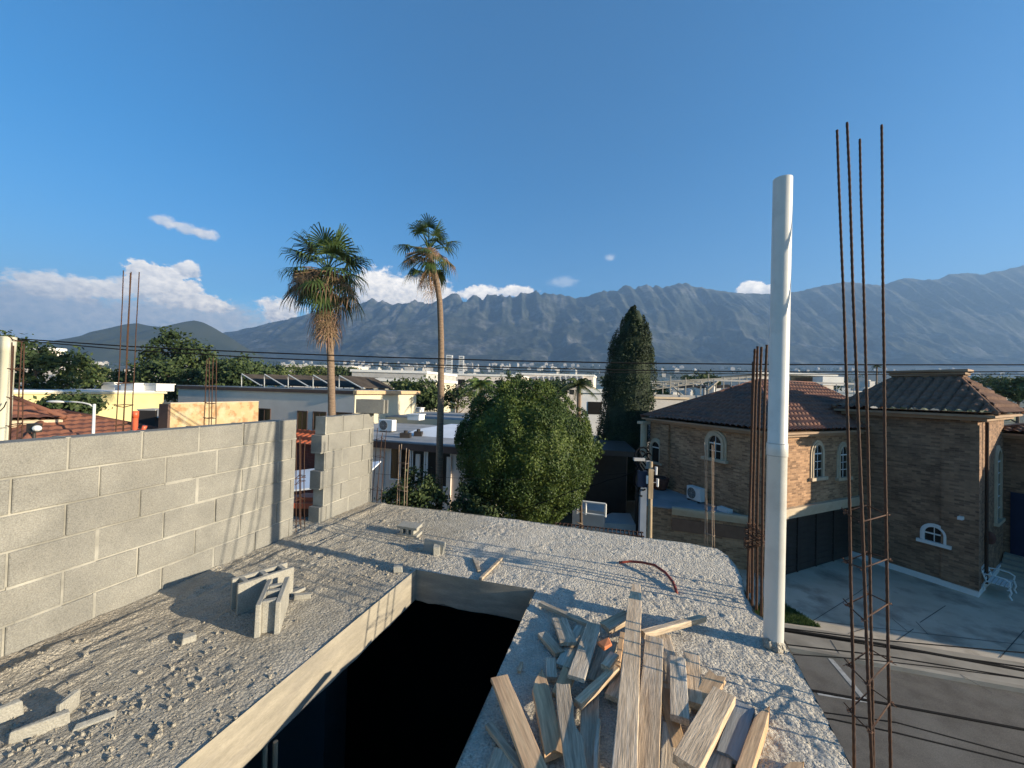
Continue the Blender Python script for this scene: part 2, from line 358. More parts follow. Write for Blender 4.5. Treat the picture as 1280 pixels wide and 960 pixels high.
M_cityw = mat('pale_house_wall', (.55, .52, .48), (.46, .43, .39), .05, .9, rand=.25)
# ================================================================== ground, terrain, mountains, street
S = 5.455
def terrain(x, y):
    x = np.asarray(x, float); y = np.asarray(y, float)
    d = np.clip((y - 170) / 2430, 0, 2.2)
    return 178 * d ** 1.3 * (1 + .22 * np.clip(x / (np.abs(y) + 400), -1.2, 1.2)) + np.clip(d * 6, 0, 1) * 5 * (fbm(x / 130, y / 130, 3, 5) - .5)
def terrain1(x, y): return float(terrain(np.array([x]), np.array([y]))[0])

def build_terrain():
    ys = np.concatenate([np.linspace(-300, 160, 12), 170 + 5200 * np.linspace(0, 1, 90) ** 1.6])
    xs = np.sign(np.linspace(-1, 1, 141)) * 9000 * np.abs(np.linspace(-1, 1, 141)) ** 1.7
    X, Y = np.meshgrid(xs, ys); Z = terrain(X, Y)
    mb = MB(); mb.grid(np.stack([X, Y, Z], -1).tolist())
    tag(mb.build('ground', M_earth, smooth=True, uv=False, origin=(0, 0, 0)), kind='structure')
build_terrain()

M_mtn = mat('mountain_forest', (.020, .030, .022), (.062, .068, .05), .006, 1, c3=(.16, .155, .14), s3=.0045, detail=14, contrast=(.4, .62), speck=(.028, .55), bump=.6, bscale=.02, bdist=18)
M_hill = mat('hill_scrub', (.045, .055, .028), (.075, .08, .045), .006, 1, detail=10)
PROF = [(-400, 440), (0, 432), (200, 425), (300, 413), (345, 402), (370, 397), (400, 389), (425, 384), (440, 381), (455, 377), (468, 374), (482, 376), (488, 380), (494, 381), (506, 378), (520, 376), (532, 378), (545, 377), (552, 374), (558, 370), (566, 367), (574, 369), (579, 376), (582, 377), (586, 371), (592, 369), (599, 371), (604, 376), (608, 370), (618, 367), (630, 369), (641, 371), (652, 367), (665, 364), (682, 366), (702, 369), (720, 372), (735, 372), (745, 367), (755, 363), (768, 362), (778, 358), (787, 356), (795, 360), (803, 356), (820, 357), (829, 360), (834, 358), (846, 356), (858, 355), (870, 359), (888, 362), (920, 366), (950, 367), (975, 368), (1000, 363), (1030, 356), (1060, 352), (1082, 355), (1100, 357), (1118, 351), (1132, 347), (1150, 350), (1172, 349), (1186, 343), (1205, 341), (1225, 343), (1250, 338), (1280, 332), (1400, 300), (1700, 280)]
def build_mountain():
    YC = 5000.0
    px, pz = [], []
    for u, v in PROF:
        p = D(u, v, YC); px.append(p.x); pz.append(p.z)
    xs = np.concatenate([np.linspace(-9000, -3300, 90), np.linspace(-3280, 7600, 640), np.linspace(7640, 12000, 60)])
    t = np.concatenate([np.linspace(0, 1, 110) ** 1.0, 1 + np.linspace(.03, .5, 14)])
    X, T = np.meshgrid(xs, t)
    crest = np.interp(xs, px, pz); cs = np.convolve(np.pad(crest, 12, 'edge'), np.ones(25) / 25, 'valid')
    base = 140.0
    uu = 640 + F * xs / YC; crag = np.clip((uu - 400) / 60, 0, 1) * np.clip((900 - uu) / 60, 0, 1) + .35
    crest = crest + crag * (50 * (ridged(xs / 110, xs * 0, 3, 91) - .62) + 10 * (vnoise(xs / 30, xs * 0, 92) - .5))
    jag = 10 * (ridged(X / 70, T * 3 + 3, 3, 41) - .5)
    w = np.clip((T - .88) / .08, 0, 1)
    top = cs[None, :] * (1 - w) + crest[None, :] * w
    warp = 260 * (fbm(X / 900, T * 2.2, 3, 11) - .5)
    spur = ridged((X + warp * 1.8 + 420 * T * (vnoise(X / 1500, X * 0, 15) - .5) * 2) / 880, T * 2.5 + 2, 5, 21) - .55
    gul = ridged((X + warp * 2.2) / 270, T * 8.0, 5, 31) - .5
    sh = np.clip(T, 0, 1) ** 1.75
    env = np.clip(T * 2.2, 0, 1) * np.clip((1.03 - T) * 2.2, 0, 1)
    Z = base + (top - base) * sh + (top - base) * env * (.30 * spur + .10 * gul) + env * jag * 1.5
    cliff = np.clip((T - .62) / .12, 0, 1) * np.clip((1.0 - T) / .1, 0, 1)
    Z += cliff * (top - base) * .15 * (ridged((X + warp * .6) / 150, T * 2.2, 4, 51) - .45)
    Z = np.where(T > 1, top - (T - 1) * 1500 + 60 * (gul) * np.clip((T - 1) * 3, 0, 1), Z)
    Z = np.where(T <= 1, np.minimum(Z, top + 0 * T), Z)
    Z += np.where(np.abs(T - 1) < .02, 6 * (vnoise(X / 22, X * 0, 61) - .5), 0)
    Yc = YC + 350 * (fbm(xs / 2200, xs * 0, 2, 71) - .5) * 0
    Y = 2650 + (Yc - 2650) * T
    mb = MB(); mb.grid(np.stack([X, Y, Z], -1).tolist())
    tag(mb.build('mountain', M_mtn, smooth=True, uv=False, origin=(0, 0, 0)), kind='structure')
build_mountain()
def build_hill():
    YC = 2500.0
    prof = [(-300, 470), (40, 452), (75, 436), (95, 428), (120, 420), (148, 409), (160, 405), (172, 404), (185, 407), (203, 409), (218, 405), (232, 402), (243, 400.5), (254, 403), (266, 409), (285, 420), (305, 433), (330, 446), (380, 462)]
    pr = [D(u, v, YC) for u, v in prof]
    xs = np.linspace(-4300, -1000, 260); t = np.concatenate([np.linspace(0, 1, 50), np.linspace(1.05, 1.8, 12)])
    X, T = np.meshgrid(xs, t); c = np.interp(xs, [p.x for p in pr], [p.z for p in pr])
    env = np.clip(T * 2, 0, 1) * np.clip((1.02 - T) * 2, 0, 1)
    h = (c - 20)[None, :]
    Z = 20 + h * np.clip(T, 0, 1) ** 1.25 + env * h * (.3 * (ridged(X / 380 + T, T * 1.4, 4, 81) - .55) + .1 * (ridged(X / 120, T * 3, 3, 82) - .5))
    Z = np.where(T > 1, 20 + h * (1 - (T - 1) * 1.2), np.minimum(Z, c[None, :]))
    Y = 1500 + 1000 * T
    mb = MB(); mb.grid(np.stack([X, Y, Z], -1).tolist())
    tag(mb.build('hill', M_hill, smooth=True, uv=False, origin=(0, 0, 0)), kind='structure')
build_hill()

# street: road, kerb, pavement, driveway
sd_ = (G(1280, 868) - G(985, 815)); sd_.z = 0; sd_.normalize()          # along the street
sn_ = Vector((-sd_.y, sd_.x, 0))                                        # away from us
K0 = G(985, 815)
def st(a, b, z): p = K0 + sd_ * a + sn_ * b; return (p.x, p.y, z)
def sheet(name, m_, a0, a1, b0, b1, z, na=1, nb=1):
    mb = MB(); mb.grid([[st(a0 + (a1 - a0) * i / na, b0 + (b1 - b0) * j / nb, z) for j in range(nb + 1)] for i in range(na + 1)])
    o = mb.build(name, m_, origin=(0, 0, 0)); o.data.flip_normals(); return tag(o, kind='structure')
sheet('road', M_asph, -15, 70, -6.6, 0, .02)
mb = MB(); mb.hexa([st(-15, 0, .0), st(70, 0, 0), st(70, .14, 0), st(-15, .14, 0)], [st(-15, .02, .12), st(70, .02, .12), st(70, .14, .13), st(-15, .14, .13)])
tag(mb.build('kerb', M_walk), kind='structure')
sheet('pavement', M_walk, -15, 70, .14, 1.25, .126)
sheet('driveway', M_drive, -.2, 30, 1.25, 9.5, .122)
sheet('near_pavement', M_walk, -15, 70, -8.4, -6.6, .12)
mb = MB()                                                               # slab joints in the driveway and pavement
def joint(u0, v0, u1, v1, w=.02):
    a, b = G(u0, v0, .1305), G(u1, v1, .1305); d = (b - a).normalized(); n = Vector((-d.y, d.x, 0)) * w / 2
    mb.face([a - n, b - n, b + n, a + n])
M_crack = mat('pavement_joint', (.07, .066, .06), rough=.95)
for q in [(1016, 776, 1072, 741), (1072, 741, 1090, 728), (1122, 800, 1142, 786), (1150, 778, 1182, 757), (1115, 773, 1133, 788), (1145, 777, 1160, 793), (1250, 822, 1280, 788), (1020, 776, 1140, 790), (1060, 792, 1080, 786), (1140, 790, 1280, 806), (1038, 800, 1049, 817), (1200, 843, 1240, 866)]: joint(*q)
o = mb.build('driveway_joint', M_crack, origin=(0, 0, 0)); tag(o, kind='structure')
mb = MB()
a, b = G(1037, 822, .026), G(1080, 873, .026); d = (b - a).normalized(); n = Vector((-d.y, d.x, 0)) * .06
mb.face([a - n, b - n, b + n, a + n])
a, b = G(1022, 867, .026), G(1085, 877, .026); d = (b - a).normalized(); n = Vector((-d.y, d.x, 0)) * .045
mb.face([a - n, b - n, b + n, a + n])
tag(mb.build('road_marking', mat('worn_road_paint', (.42, .41, .38), (.25, .245, .23), 9, .8), origin=(0, 0, 0)), kind='structure')

# grass wedge beside the driveway
def build_grass():
    mb = MB(); rg = random.Random(4)
    P = [G(930, 768), G(1000, 763), G(1027, 788), G(930, 780)]
    P = [G(955, 752), G(983, 762), G(1027, 790), G(975, 783), G(940, 776)]
    xs = [p.x for p in P]; ys = [p.y for p in P]
    def inside(x, y):
        c = False
        for i in range(len(P)):
            a, b = P[i], P[i - 1]
            if (a.y > y) != (b.y > y) and x < (b.x - a.x) * (y - a.y) / (b.y - a.y) + a.x: c = not c
        return c
    n = 0
    while n < 5200:
        x, y = rg.uniform(min(xs), max(xs)), rg.uniform(min(ys), max(ys))
        if not inside(x, y): continue
        a = rg.uniform(0, 6.28); h = rg.uniform(.05, .12); w = .012
        dx, dy = math.cos(a) * w, math.sin(a) * w; l = (rg.uniform(-.05, .05), rg.uniform(-.05, .05))
        mb.face([(x - dx, y - dy, .12), (x + dx, y + dy, .12), (x + l[0], y + l[1], .13 + h)]); n += 1
    mb2 = MB(); mb2.face([(p.x, p.y, .134) for p in P]); 
    tag(mb.build('grass', M_grass, uv=False, origin=(0, 0, 0)), kind='stuff')
    o = mb2.build('lawn', mat('lawn_soil', (.04, .055, .02), (.06, .06, .03), 4), origin=(0, 0, 0)); tag(o, kind='structure')
build_grass()

# haze
def build_haze():
    mb = MB(); mb.box((0, 3200, 950), (22000, 7400, 1904)); mt = bpy.data.materials.new('haze_air'); mt.use_nodes = True; nt = mt.node_tree
    nt.nodes.remove(nt.nodes['Principled BSDF']); pv = nt.nodes.new('ShaderNodeVolumePrincipled')
    pv.inputs['Color'].default_value = (.36, .61, 1.0, 1); pv.inputs['Density'].default_value = HAZE; pv.inputs['Anisotropy'].default_value = .1
    nt.links.new(pv.outputs[0], nt.nodes['Material Output'].inputs['Volume'])
    o = mb.build('haze', mt, uv=False, origin=(0, 0, 0)); tag(o, kind='stuff')
build_haze()

# ================================================================== the concrete building we stand on
A0 = G(366.7, 668, S); A1 = G(0, 826, S)
wd = (A0 - A1).normalized(); wn = Vector((wd.y, -wd.x, 0))              # along the block wall, and to its right
UNIT = (G(296.4, 700, S) - G(64, 798, S)).length / 3
def XY(u, v): p = G(u, v, S); return Vector((p.x, p.y))
fl = XY(463, 628); fr = XY(897, 686); fd = (fl - XY(700, 657)).normalized()
e0, e1 = XY(991, 819), XY(1065, 960); ed = (e1 - e0).normalized()
back = e1 + ed * 3.2
lf = fl + fd * 1.1
OUT = [lf, fl, XY(560, 639), XY(700, 657), XY(800, 672), XY(860, 679), XY(897, 686), XY(910, 695), XY(920, 707), XY(928, 722), XY(931, 742), XY(943, 766), XY(962, 778), XY(981, 801), e0, e1, back, back - Vector((4.9, -.5)), lf - Vector((wd.x, wd.y)) * 7.8]
oFL, oFR = XY(520, 713), XY(669, 738); dl = (XY(225, 960) - oFL).normalized(); dr = (XY(570, 960) - oFR).normalized()
oBL = oFL + dl * 3.1; oBR = oFR + dr * 2.9
HOLE = [oFL, oFR, oBR, oBL]
def np_in(poly, x, y):
    c = np.zeros(x.shape, bool); n = len(poly)
    for i in range(n):
        a, b = poly[i], poly[i - 1]
        if a[1] == b[1]: continue
        q = ((a[1] > y) != (b[1] > y)) & (x < (b[0] - a[0]) * (y - a[1]) / (b[1] - a[1]) + a[0]); c ^= q
    return c
def np_near(poly, x, y):
    bd = np.full(x.shape, 1e9); bx = x.copy(); by = y.copy(); n = len(poly)
    for i in range(n):
        a, b = poly[i - 1], poly[i]; dx, dy = b[0] - a[0], b[1] - a[1]; t = np.clip(((x - a[0]) * dx + (y - a[1]) * dy) / (dx * dx + dy * dy), 0, 1)
        qx, qy = a[0] + t * dx, a[1] + t * dy; d = np.hypot(x - qx, y - qy); k = d < bd
        bd[k] = d[k]; bx[k] = qx[k]; by[k] = qy[k]
    return bd, bx, by
def slab_h(x, y):
    a = (x - A1.x) * wd.x + (y - A1.y) * wd.y; c = (x - A1.x) * wn.x + (y - A1.y) * wn.y
    lo = fbm(x / .55, y / .55, 3, 2) - .5
    left = np.clip(1.25 - c / 1.25, 0, 1) * np.clip((3.6 - a) / 1.5, 0, 1)
    ridge = ridged(a / .34, c / .075, 3, 9) - .5
    clod = np.clip(fbm(x / .11, y / .11, 3, 14) - .53, 0, 1)
    peb = ridged(x / .042, y / .042, 2, 23) - .55
    p2 = fbm(x / .026, y / .026, 2, 33) - .5
    trow = np.clip(1 - np.abs(c - .22 - .1 * (vnoise(a * 2, a * 0, 3) - .5)) / .1, 0, 1)
    return .018 * lo + left * (.026 * ridge + .038 * clod) + (1 - .35 * left) * (.008 * peb + .007 * p2) * (.35 + 1.0 * np.clip((fbm(x / .35, y / .35, 3, 57) - .36) * 4, 0, 1)) + .025 * trow * vnoise(a * 9, c * 9, 8)
def build_slab():
    root = thing('concrete_building', (float(oFL.x), float(oFL.y), 0), 'unfinished grey concrete building with a rough roof slab and a dark stairwell opening', 'building')
    st_ = .0135
    a = np.arange(-3.6, 7.2, st_); c = np.arange(-1.1, 5.6, st_)
    Am, Cm = np.meshgrid(a, c, indexing='ij')
    o = A1 - wd * .9
    X = o.x + Am * wd.x + Cm * wn.x; Y = o.y + Am * wd.y + Cm * wn.y
    out = [(p[0], p[1]) for p in OUT]; hole = [(p[0], p[1]) for p in HOLE]
    jx = X + .02 * (fbm(X / .05, Y / .05, 2, 77) - .5); jy = Y + .02 * (fbm(X / .05, Y / .05, 2, 78) - .5)
    cx = (X[:-1, :-1] + X[1:, 1:]) / 2; cy = (Y[:-1, :-1] + Y[1:, 1:]) / 2
    keep = np_in(out, cx, cy) & ~np_in(hole, cx, cy)
    vin = np_in(out, X, Y); vh = np_in(hole, X, Y)
    Xs, Ys = X.copy(), Y.copy()
    m1 = ~vin; d, bx, by = np_near(out, X[m1], Y[m1]); Xs[m1] = bx; Ys[m1] = by
    d, bx, by = np_near(hole, X[vh], Y[vh]); Xs[vh] = bx; Ys[vh] = by
    Z = S + slab_h(Xs, Ys)
    idx = -np.ones(X.shape, int); used = np.zeros(X.shape, bool)
    used[:-1, :-1] |= keep; used[1:, :-1] |= keep; used[:-1, 1:] |= keep; used[1:, 1:] |= keep
    idx[used] = np.arange(used.sum())
    V_ = np.stack([Xs[used] - root.location.x, Ys[used] - root.location.y, Z[used]], 1)
    F_ = np.stack([idx[:-1, :-1][keep], idx[1:, :-1][keep], idx[1:, 1:][keep], idx[:-1, 1:][keep]], 1)
    F_ = F_[:, ::-1]
    me = bpy.data.meshes.new('roof_slab'); me.from_pydata(V_.tolist(), [], F_.tolist()); me.update(); me.materials.append(M_slab)
    me.polygons.foreach_set('use_smooth', [True] * len(me.polygons))
    ob = bpy.data.objects.new('roof_slab', me); COL.objects.link(ob); ob.parent = root
    # sides of the slab, formed against boards
    mb = MB(); zt, zb = S + .004, S - .25
    def band(poly, zt, zb, inset=0, sub=24, jit=.006):
        n = len(poly)
        for i in range(n):
            p, q = Vector(poly[i]), Vector(poly[(i + 1) % n]); k = max(1, int((q - p).length / .12)); rows = []
            for z in (zt, (zt + zb) / 2, zb):
                rows.append([(p.x + (q.x - p.x) * j / k, p.y + (q.y - p.y) * j / k, z + (random.Random(i * 99 + j).uniform(-jit, jit) * 2 if z == zb else 0)) for j in range(k + 1)])
            mb.grid(rows)
    band(OUT, S + .004, zb)
    mb.build('slab_edge', M_form, root)
    mb = MB(); band(HOLE, S + .006, zb); mb.build('opening_beam', M_form, root)
    mb = MB()                                                           # underside of the slab, around the opening
    hb = [(p[0], p[1], zb) for p in HOLE]
    O4 = [(lf.x, lf.y, zb), (fr.x, fr.y, zb), (back.x, back.y, zb), (OUT[-1].x, OUT[-1].y, zb)]
    z3 = lambda p: (p[0], p[1], zb)
    mb.face([hb[0], hb[1], z3(OUT[6]), z3(OUT[0])]); mb.face([hb[1], hb[2], z3(OUT[16]), z3(OUT[15]), z3(OUT[13]), z3(OUT[6])])
    mb.face([hb[2], hb[3], z3(OUT[18]), z3(OUT[17]), z3(OUT[16])]); mb.face([hb[3], hb[0], z3(OUT[0]), z3(OUT[18])])
    mb.build('slab_underside', M_form, root)
    M_in = mat('shade_black_plaster', (.018, .015, .012), (.026, .022, .018), 2, .95)  # near-black colour stands in for the deep shade of the unlit stairwell
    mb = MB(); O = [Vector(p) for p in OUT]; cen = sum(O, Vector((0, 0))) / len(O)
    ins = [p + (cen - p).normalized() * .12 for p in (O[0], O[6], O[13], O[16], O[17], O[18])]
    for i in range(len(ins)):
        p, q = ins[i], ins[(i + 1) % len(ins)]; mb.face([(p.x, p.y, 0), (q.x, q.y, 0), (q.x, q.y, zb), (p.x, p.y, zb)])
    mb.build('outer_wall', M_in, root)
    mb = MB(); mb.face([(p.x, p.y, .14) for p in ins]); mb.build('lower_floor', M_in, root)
    for u, v in ((331, 942), (344, 937)):
        p = XY(u, v) + Vector((wn.x, wn.y)) * -.06 + Vector((.02, .05))
        q = G(u, v, S - .30); mb = MB(); mb.tube([(q.x, q.y, S - .26), (q.x + .01, q.y, S - 1.6), (q.x, q.y, .1)], .012, 8); mb.build('prop', M_polewood, root)
    # small ledge carrying the tall bars outside the slab edge
    p = Vector((1.68, 1.78)); mb = MB(); mb.box((p.x, p.y, S - .52), (.34, .34, .5), ax=(wd.x, wd.y, 0)); mb.build('column_stub', M_form, root)
build_slab()
def ground_z(x, y): return S + float(slab_h(np.array([x]), np.array([y]))[0])

# ---- block walls: individual blocks laid in bond, mortar set back between them
def block_wall(name, label, s_hi, s_lo, rows, first, second, tooth=0):
    """s measured along the wall from A0 (positive = away from us)"""
    base = A0 + wd * s_lo
    root = thing(name, (base.x, base.y, S), label, 'wall')
    rg = random.Random(int(s_lo * 100) + 7); RH = .203; Z0 = S - .026; TH = .145
    bl, mo = MB(), MB()
    for r in range(rows):
        off = first if r % 2 == (rows - 1) % 2 else second
        z = Z0 + r * RH; s = s_hi - off * UNIT
        cuts = [s_hi]
        while s > s_lo: cuts.append(s); s -= UNIT
        lo = s_lo + (tooth if r % 2 else 0)
        cuts.append(lo)
        for i in range(len(cuts) - 1):
            b, a = cuts[i], cuts[i + 1]
            if b - a < .03: continue
            g = .006
            jx = rg.uniform(-.003, .003); tl = rg.uniform(-.0015, .0015)
            c = A0 + wd * ((a + b) / 2) - wn * (TH / 2 - jx)
            L_ = (b - a) / 2 - g; H0, H1 = z + g, z + RH - g; ch = .004
            nseg = max(2, int(L_ * 2 / .05))
            # rounded-edge block: front face slightly in from the chamfer
            def P(s_, zz, d): return A0 + wd * ((a + b) / 2 + s_) - wn * (-jx + d) + Vector((0, 0, zz - S)) + wd * 0
            f = [P(-L_ + ch, H0 + ch, 0), P(L_ - ch, H0 + ch, 0), P(L_ - ch, H1 - ch, 0), P(-L_ + ch, H1 - ch, 0)]
            m_ = [P(-L_, H0, ch), P(L_, H0, ch), P(L_, H1, ch), P(-L_, H1, ch)]
            bk = [P(-L_, H0, TH), P(L_, H0, TH), P(L_, H1, TH), P(-L_, H1, TH)]
            k = len(bl.v); bl.v += [tuple(q) for q in f + m_ + bk]
            bl.f.append((k, k + 1, k + 2, k + 3)); bl.f.append((k + 11, k + 10, k + 9, k + 8))
            for q in range(4):
                w_ = (q + 1) % 4
                bl.f.append((k + q, k + 4 + q, k + 4 + w_, k + w_)); bl.f.append((k + 4 + q, k + 8 + q, k + 8 + w_, k + 4 + w_))
            # mortar around it (set back by a varying amount, sometimes squeezed out)
            if i < len(cuts) - 2 or lo != s_lo:
                d = rg.choice([-.003, -.004, .003, .006, .005])
                cj = A0 + wd * a - wn * (TH / 2 + d / 2) + Vector((0, 0, z + RH / 2 - S))
                mo.box(cj, (rg.uniform(.011, .026), TH - .012 - d, RH * .99), ax=(wd.x, wd.y, 0))
            d = rg.choice([-.002, .002, .003, .004])
            for kk in range(2):
                a2 = a + (b - a) * kk / 2; b2 = a + (b - a) * (kk + 1) / 2; dd = d + rg.uniform(-.002, .002)
                cj = A0 + wd * ((a2 + b2) / 2) - wn * (TH / 2 + dd / 2) + Vector((0, 0, z + rg.uniform(-.002, .002) - S))
                if r: mo.box(cj, ((b2 - a2), TH - .012 - dd, rg.uniform(.012, .026)), ax=(wd.x, wd.y, rg.uniform(-.004, .004)))
    bl.build('blocks', M_block, root); mo.build('mortar_joints', M_mortar, root)
    return root
block_wall('block_wall', 'long grey concrete block wall running along the edge of the roof slab', 0, -5.2, 6, .564, .16)
sB0 = (V(400, 600, A0, wd) - A0).dot(wd); sB1 = (V(465.5, 600, A0, wd) - A0).dot(wd)
block_wall('block_wall', 'short grey block wall with a toothed shaded end beyond the narrow gap', sB1, sB0, 6, .62, .25, tooth=.07)
print('UNIT', UNIT, 'gap', sB0, sB1, 'A0', A0, 'A1', A1, 'fl', fl, 'hole', HOLE)
# ================================================================== buildings
def v2(p): return Vector((p[0], p[1]))
def tile_face(mb, e0, e1, t0, t1, pitch=.24, course=.36, amp=.035, step=.075):
    """roof plane with barrel tiles: eave e0->e1, top edge t0->t1 (t0 may equal t1); counter-clockwise seen from outside"""
    e0, e1, t0, t1 = map(Vector, (e0, e1, t0, t1)); ue = (e1 - e0); Lu = ue.length; ue.normalize()
    nrm = ue.cross((t0 + t1) / 2 - (e0 + e1) / 2).normalized()
    up = nrm.cross(ue); H = max((t0 - e0).dot(up), (t1 - e0).dot(up))
    nv = max(2, int(H / course) * 4); nu = max(6, int(Lu / pitch) * 6); rows = []
    for j in range(nv + 1):
        f = j / nv; a = e0.lerp(t0, f); b = e1.lerp(t1, f); ua, ub = (a - e0).dot(ue), (b - e0).dot(ue); vv = (a - e0).dot(up); row = []
        for i in range(nu + 1):
            u = min(max(Lu * i / nu, ua), ub); k = (vv / course) % 1.0
            h = amp * (abs(math.cos(math.pi * u / pitch)) ** .7) + step * (1 - k)
            row.append(e0 + ue * u + up * vv + nrm * h)
        rows.append(row)
    mb.grid(rows)
def hip_roof(name, m_, parent, rect, z, apexes, over=.45, cm=None, amp=.035, pitch=.24, course=.36, cn='cornice', ch=.22):
    """rect: 4 wall corners counter-clockwise; apexes: top points, one per corner"""
    c = sum((v2(p) for p in rect), Vector((0, 0))) / 4
    ev = []
    for i in range(4):
        p = v2(rect[i]); a = (v2(rect[i - 1]) - p).normalized(); b = (v2(rect[(i + 1) % 4]) - p).normalized(); q = p - a * over - b * over; ev.append(Vector((q.x, q.y, z)))
    mb = MB()
    for i in range(4):
        j = (i + 1) % 4; tile_face(mb, ev[i], ev[j], apexes[i], apexes[j], pitch, course, amp)
    mb.build(name, m_, parent, smooth=False)
    mb = MB()                                                           # ridge tiles along the hips
    for i in range(4): mb.tube([ev[i] + Vector((0, 0, .06)), Vector(apexes[i]) + Vector((0, 0, .06))], .085, 8)
    if (Vector(apexes[0]) - Vector(apexes[1])).length > .1: mb.tube([Vector(apexes[0]) + Vector((0, 0, .06)), Vector(apexes[1]) + Vector((0, 0, .06))], .085, 8)
    if (Vector(apexes[1]) - Vector(apexes[2])).length > .1: mb.tube([Vector(apexes[1]) + Vector((0, 0, .06)), Vector(apexes[2]) + Vector((0, 0, .06))], .085, 8)
    mb.build('ridge_tiles', m_, parent, smooth=True)
    if cm:
        mb = MB(); inn = [v2(p) for p in rect]
        for k, (o_, h0, h1) in enumerate(((over * .92, z - ch * .42, z - .004), (over * .5, z - ch, z - ch * .42 - .003))):
            q = []
            for i in range(4):
                p = v2(rect[i]); a = (v2(rect[i - 1]) - p).normalized(); b = (v2(rect[(i + 1) % 4]) - p).normalized(); q.append(p - a * o_ - b * o_)
            mb.prism([(x.x, x.y) for x in q], h0, h1)
        mb.build(cn, cm, parent)
def arch_pts(w, h, n=12, pointed=0):
    """outline of an arched opening: width w, total height h, base centre at 0"""
    r = w / 2; sp = h - r * (1 + pointed); P = [(-r, 0), (r, 0)]
    for i in range(n + 1):
        a = math.pi * i / n; P.append((r * math.cos(a), sp + r * (1 + pointed) * math.sin(a)))
    return P
def arch_window(parent, base, t, nrm, w, h, fw=.16, sill=True, bars=True, proud=.07, tm=None, depth=.16, vb=3, hb=3, pointed=0):
    """stone surround with dark panes; base = centre of the sill on the wall plane"""
    tm = tm or M_trim; t, nrm = Vector(t), Vector(nrm); base = Vector(base)
    def P(x, z, d): return base + t * x + Vector((0, 0, z)) + nrm * d
    O, I = arch_pts(w + 2 * fw, h + fw, 14, pointed), arch_pts(w, h, 14, pointed)
    mb = MB(); n = len(O)
    for lo, hi, d in ((0, .55, proud), (.55, 1, proud * .55)):
        rings = []
        for f in (lo, hi):
            rings.append([((1 - f) * i_[0] + f * o_[0], (1 - f) * i_[1] + f * o_[1]) for o_, i_ in zip(O, I)])
        for i in range(n):
            j = (i + 1) % n
            if i == 0: continue
            a, b, c, e = rings[0][i], rings[0][j], rings[1][j], rings[1][i]
            mb.face([P(*a, d), P(*e, d), P(*c, d), P(*b, d)])
            mb.face([P(*e, d), P(*e, -.0), P(*c, -.0), P(*c, d)])
            if lo == 0: mb.face([P(*a, .003), P(*a, d), P(*b, d), P(*b, .003)])
    if sill: mb.box(P(0, -.06, proud * .8), (w + 2 * fw + .16, proud * 2.2, .12), ax=t)
    win = mb.build('window', tm, parent)
    mb = MB(); mb.face([P(x, z, .004) for x, z in I]); mb.build('pane', M_glass, win)
    if bars:
        mb = MB(); r = w / 2; sp = h - r * (1 + pointed)
        for i in range(1, vb): 
            x = -r + w * i / vb; zt = sp + (1 + pointed) * math.sqrt(max(0, r * r - x * x)); mb.box(P(x, zt / 2, .012), (.022, .02, zt), ax=t)
        for i in range(1, hb + 1): mb.box(P(0, sp * i / hb, .013), (w,   .02, .022 if i < hb else .05), ax=t)
        mb.build('glazing_bar', M_trimw, win)
    return win
def rect_window(parent, base, t, nrm, w, h, frame=M_brownt, vb=2, proud=.04, fw=.07, pane=None):
    t, nrm, base = Vector(t), Vector(nrm), Vector(base)
    mb = MB()
    for x, z, a, b in ((-w / 2, h / 2, fw, h + fw), (w / 2, h / 2, fw, h + fw)): mb.box(base + t * x + Vector((0, 0, z)) + nrm * proud / 2, (a, proud, b), ax=t)
    for z in (0, h): mb.box(base + Vector((0, 0, z)) + nrm * proud / 2, (w - fw - .002, proud, fw), ax=t)
    for i in range(1, vb): mb.box(base + t * (-w / 2 + w * i / vb) + Vector((0, 0, h / 2)) + nrm * proud / 2.6, (.05, proud * .7, h - fw - .002), ax=t)
    win = mb.build('window', frame, parent)
    mb = MB(); a, b = base - t * w / 2 + nrm * .006, base + t * w / 2 + nrm * .006; mb.face([a, b, b + Vector((0, 0, h)), a + Vector((0, 0, h))]); mb.build('pane', pane or M_glass, win)
    return win
def wall_loop(mb, pts, z0, z1):
    n = len(pts)
    for i in range(n):
        p, q = pts[i], pts[(i + 1) % n]; mb.face([(p[0], p[1], z0), (q[0], q[1], z0), (q[0], q[1], z1), (p[0], p[1], z1)])

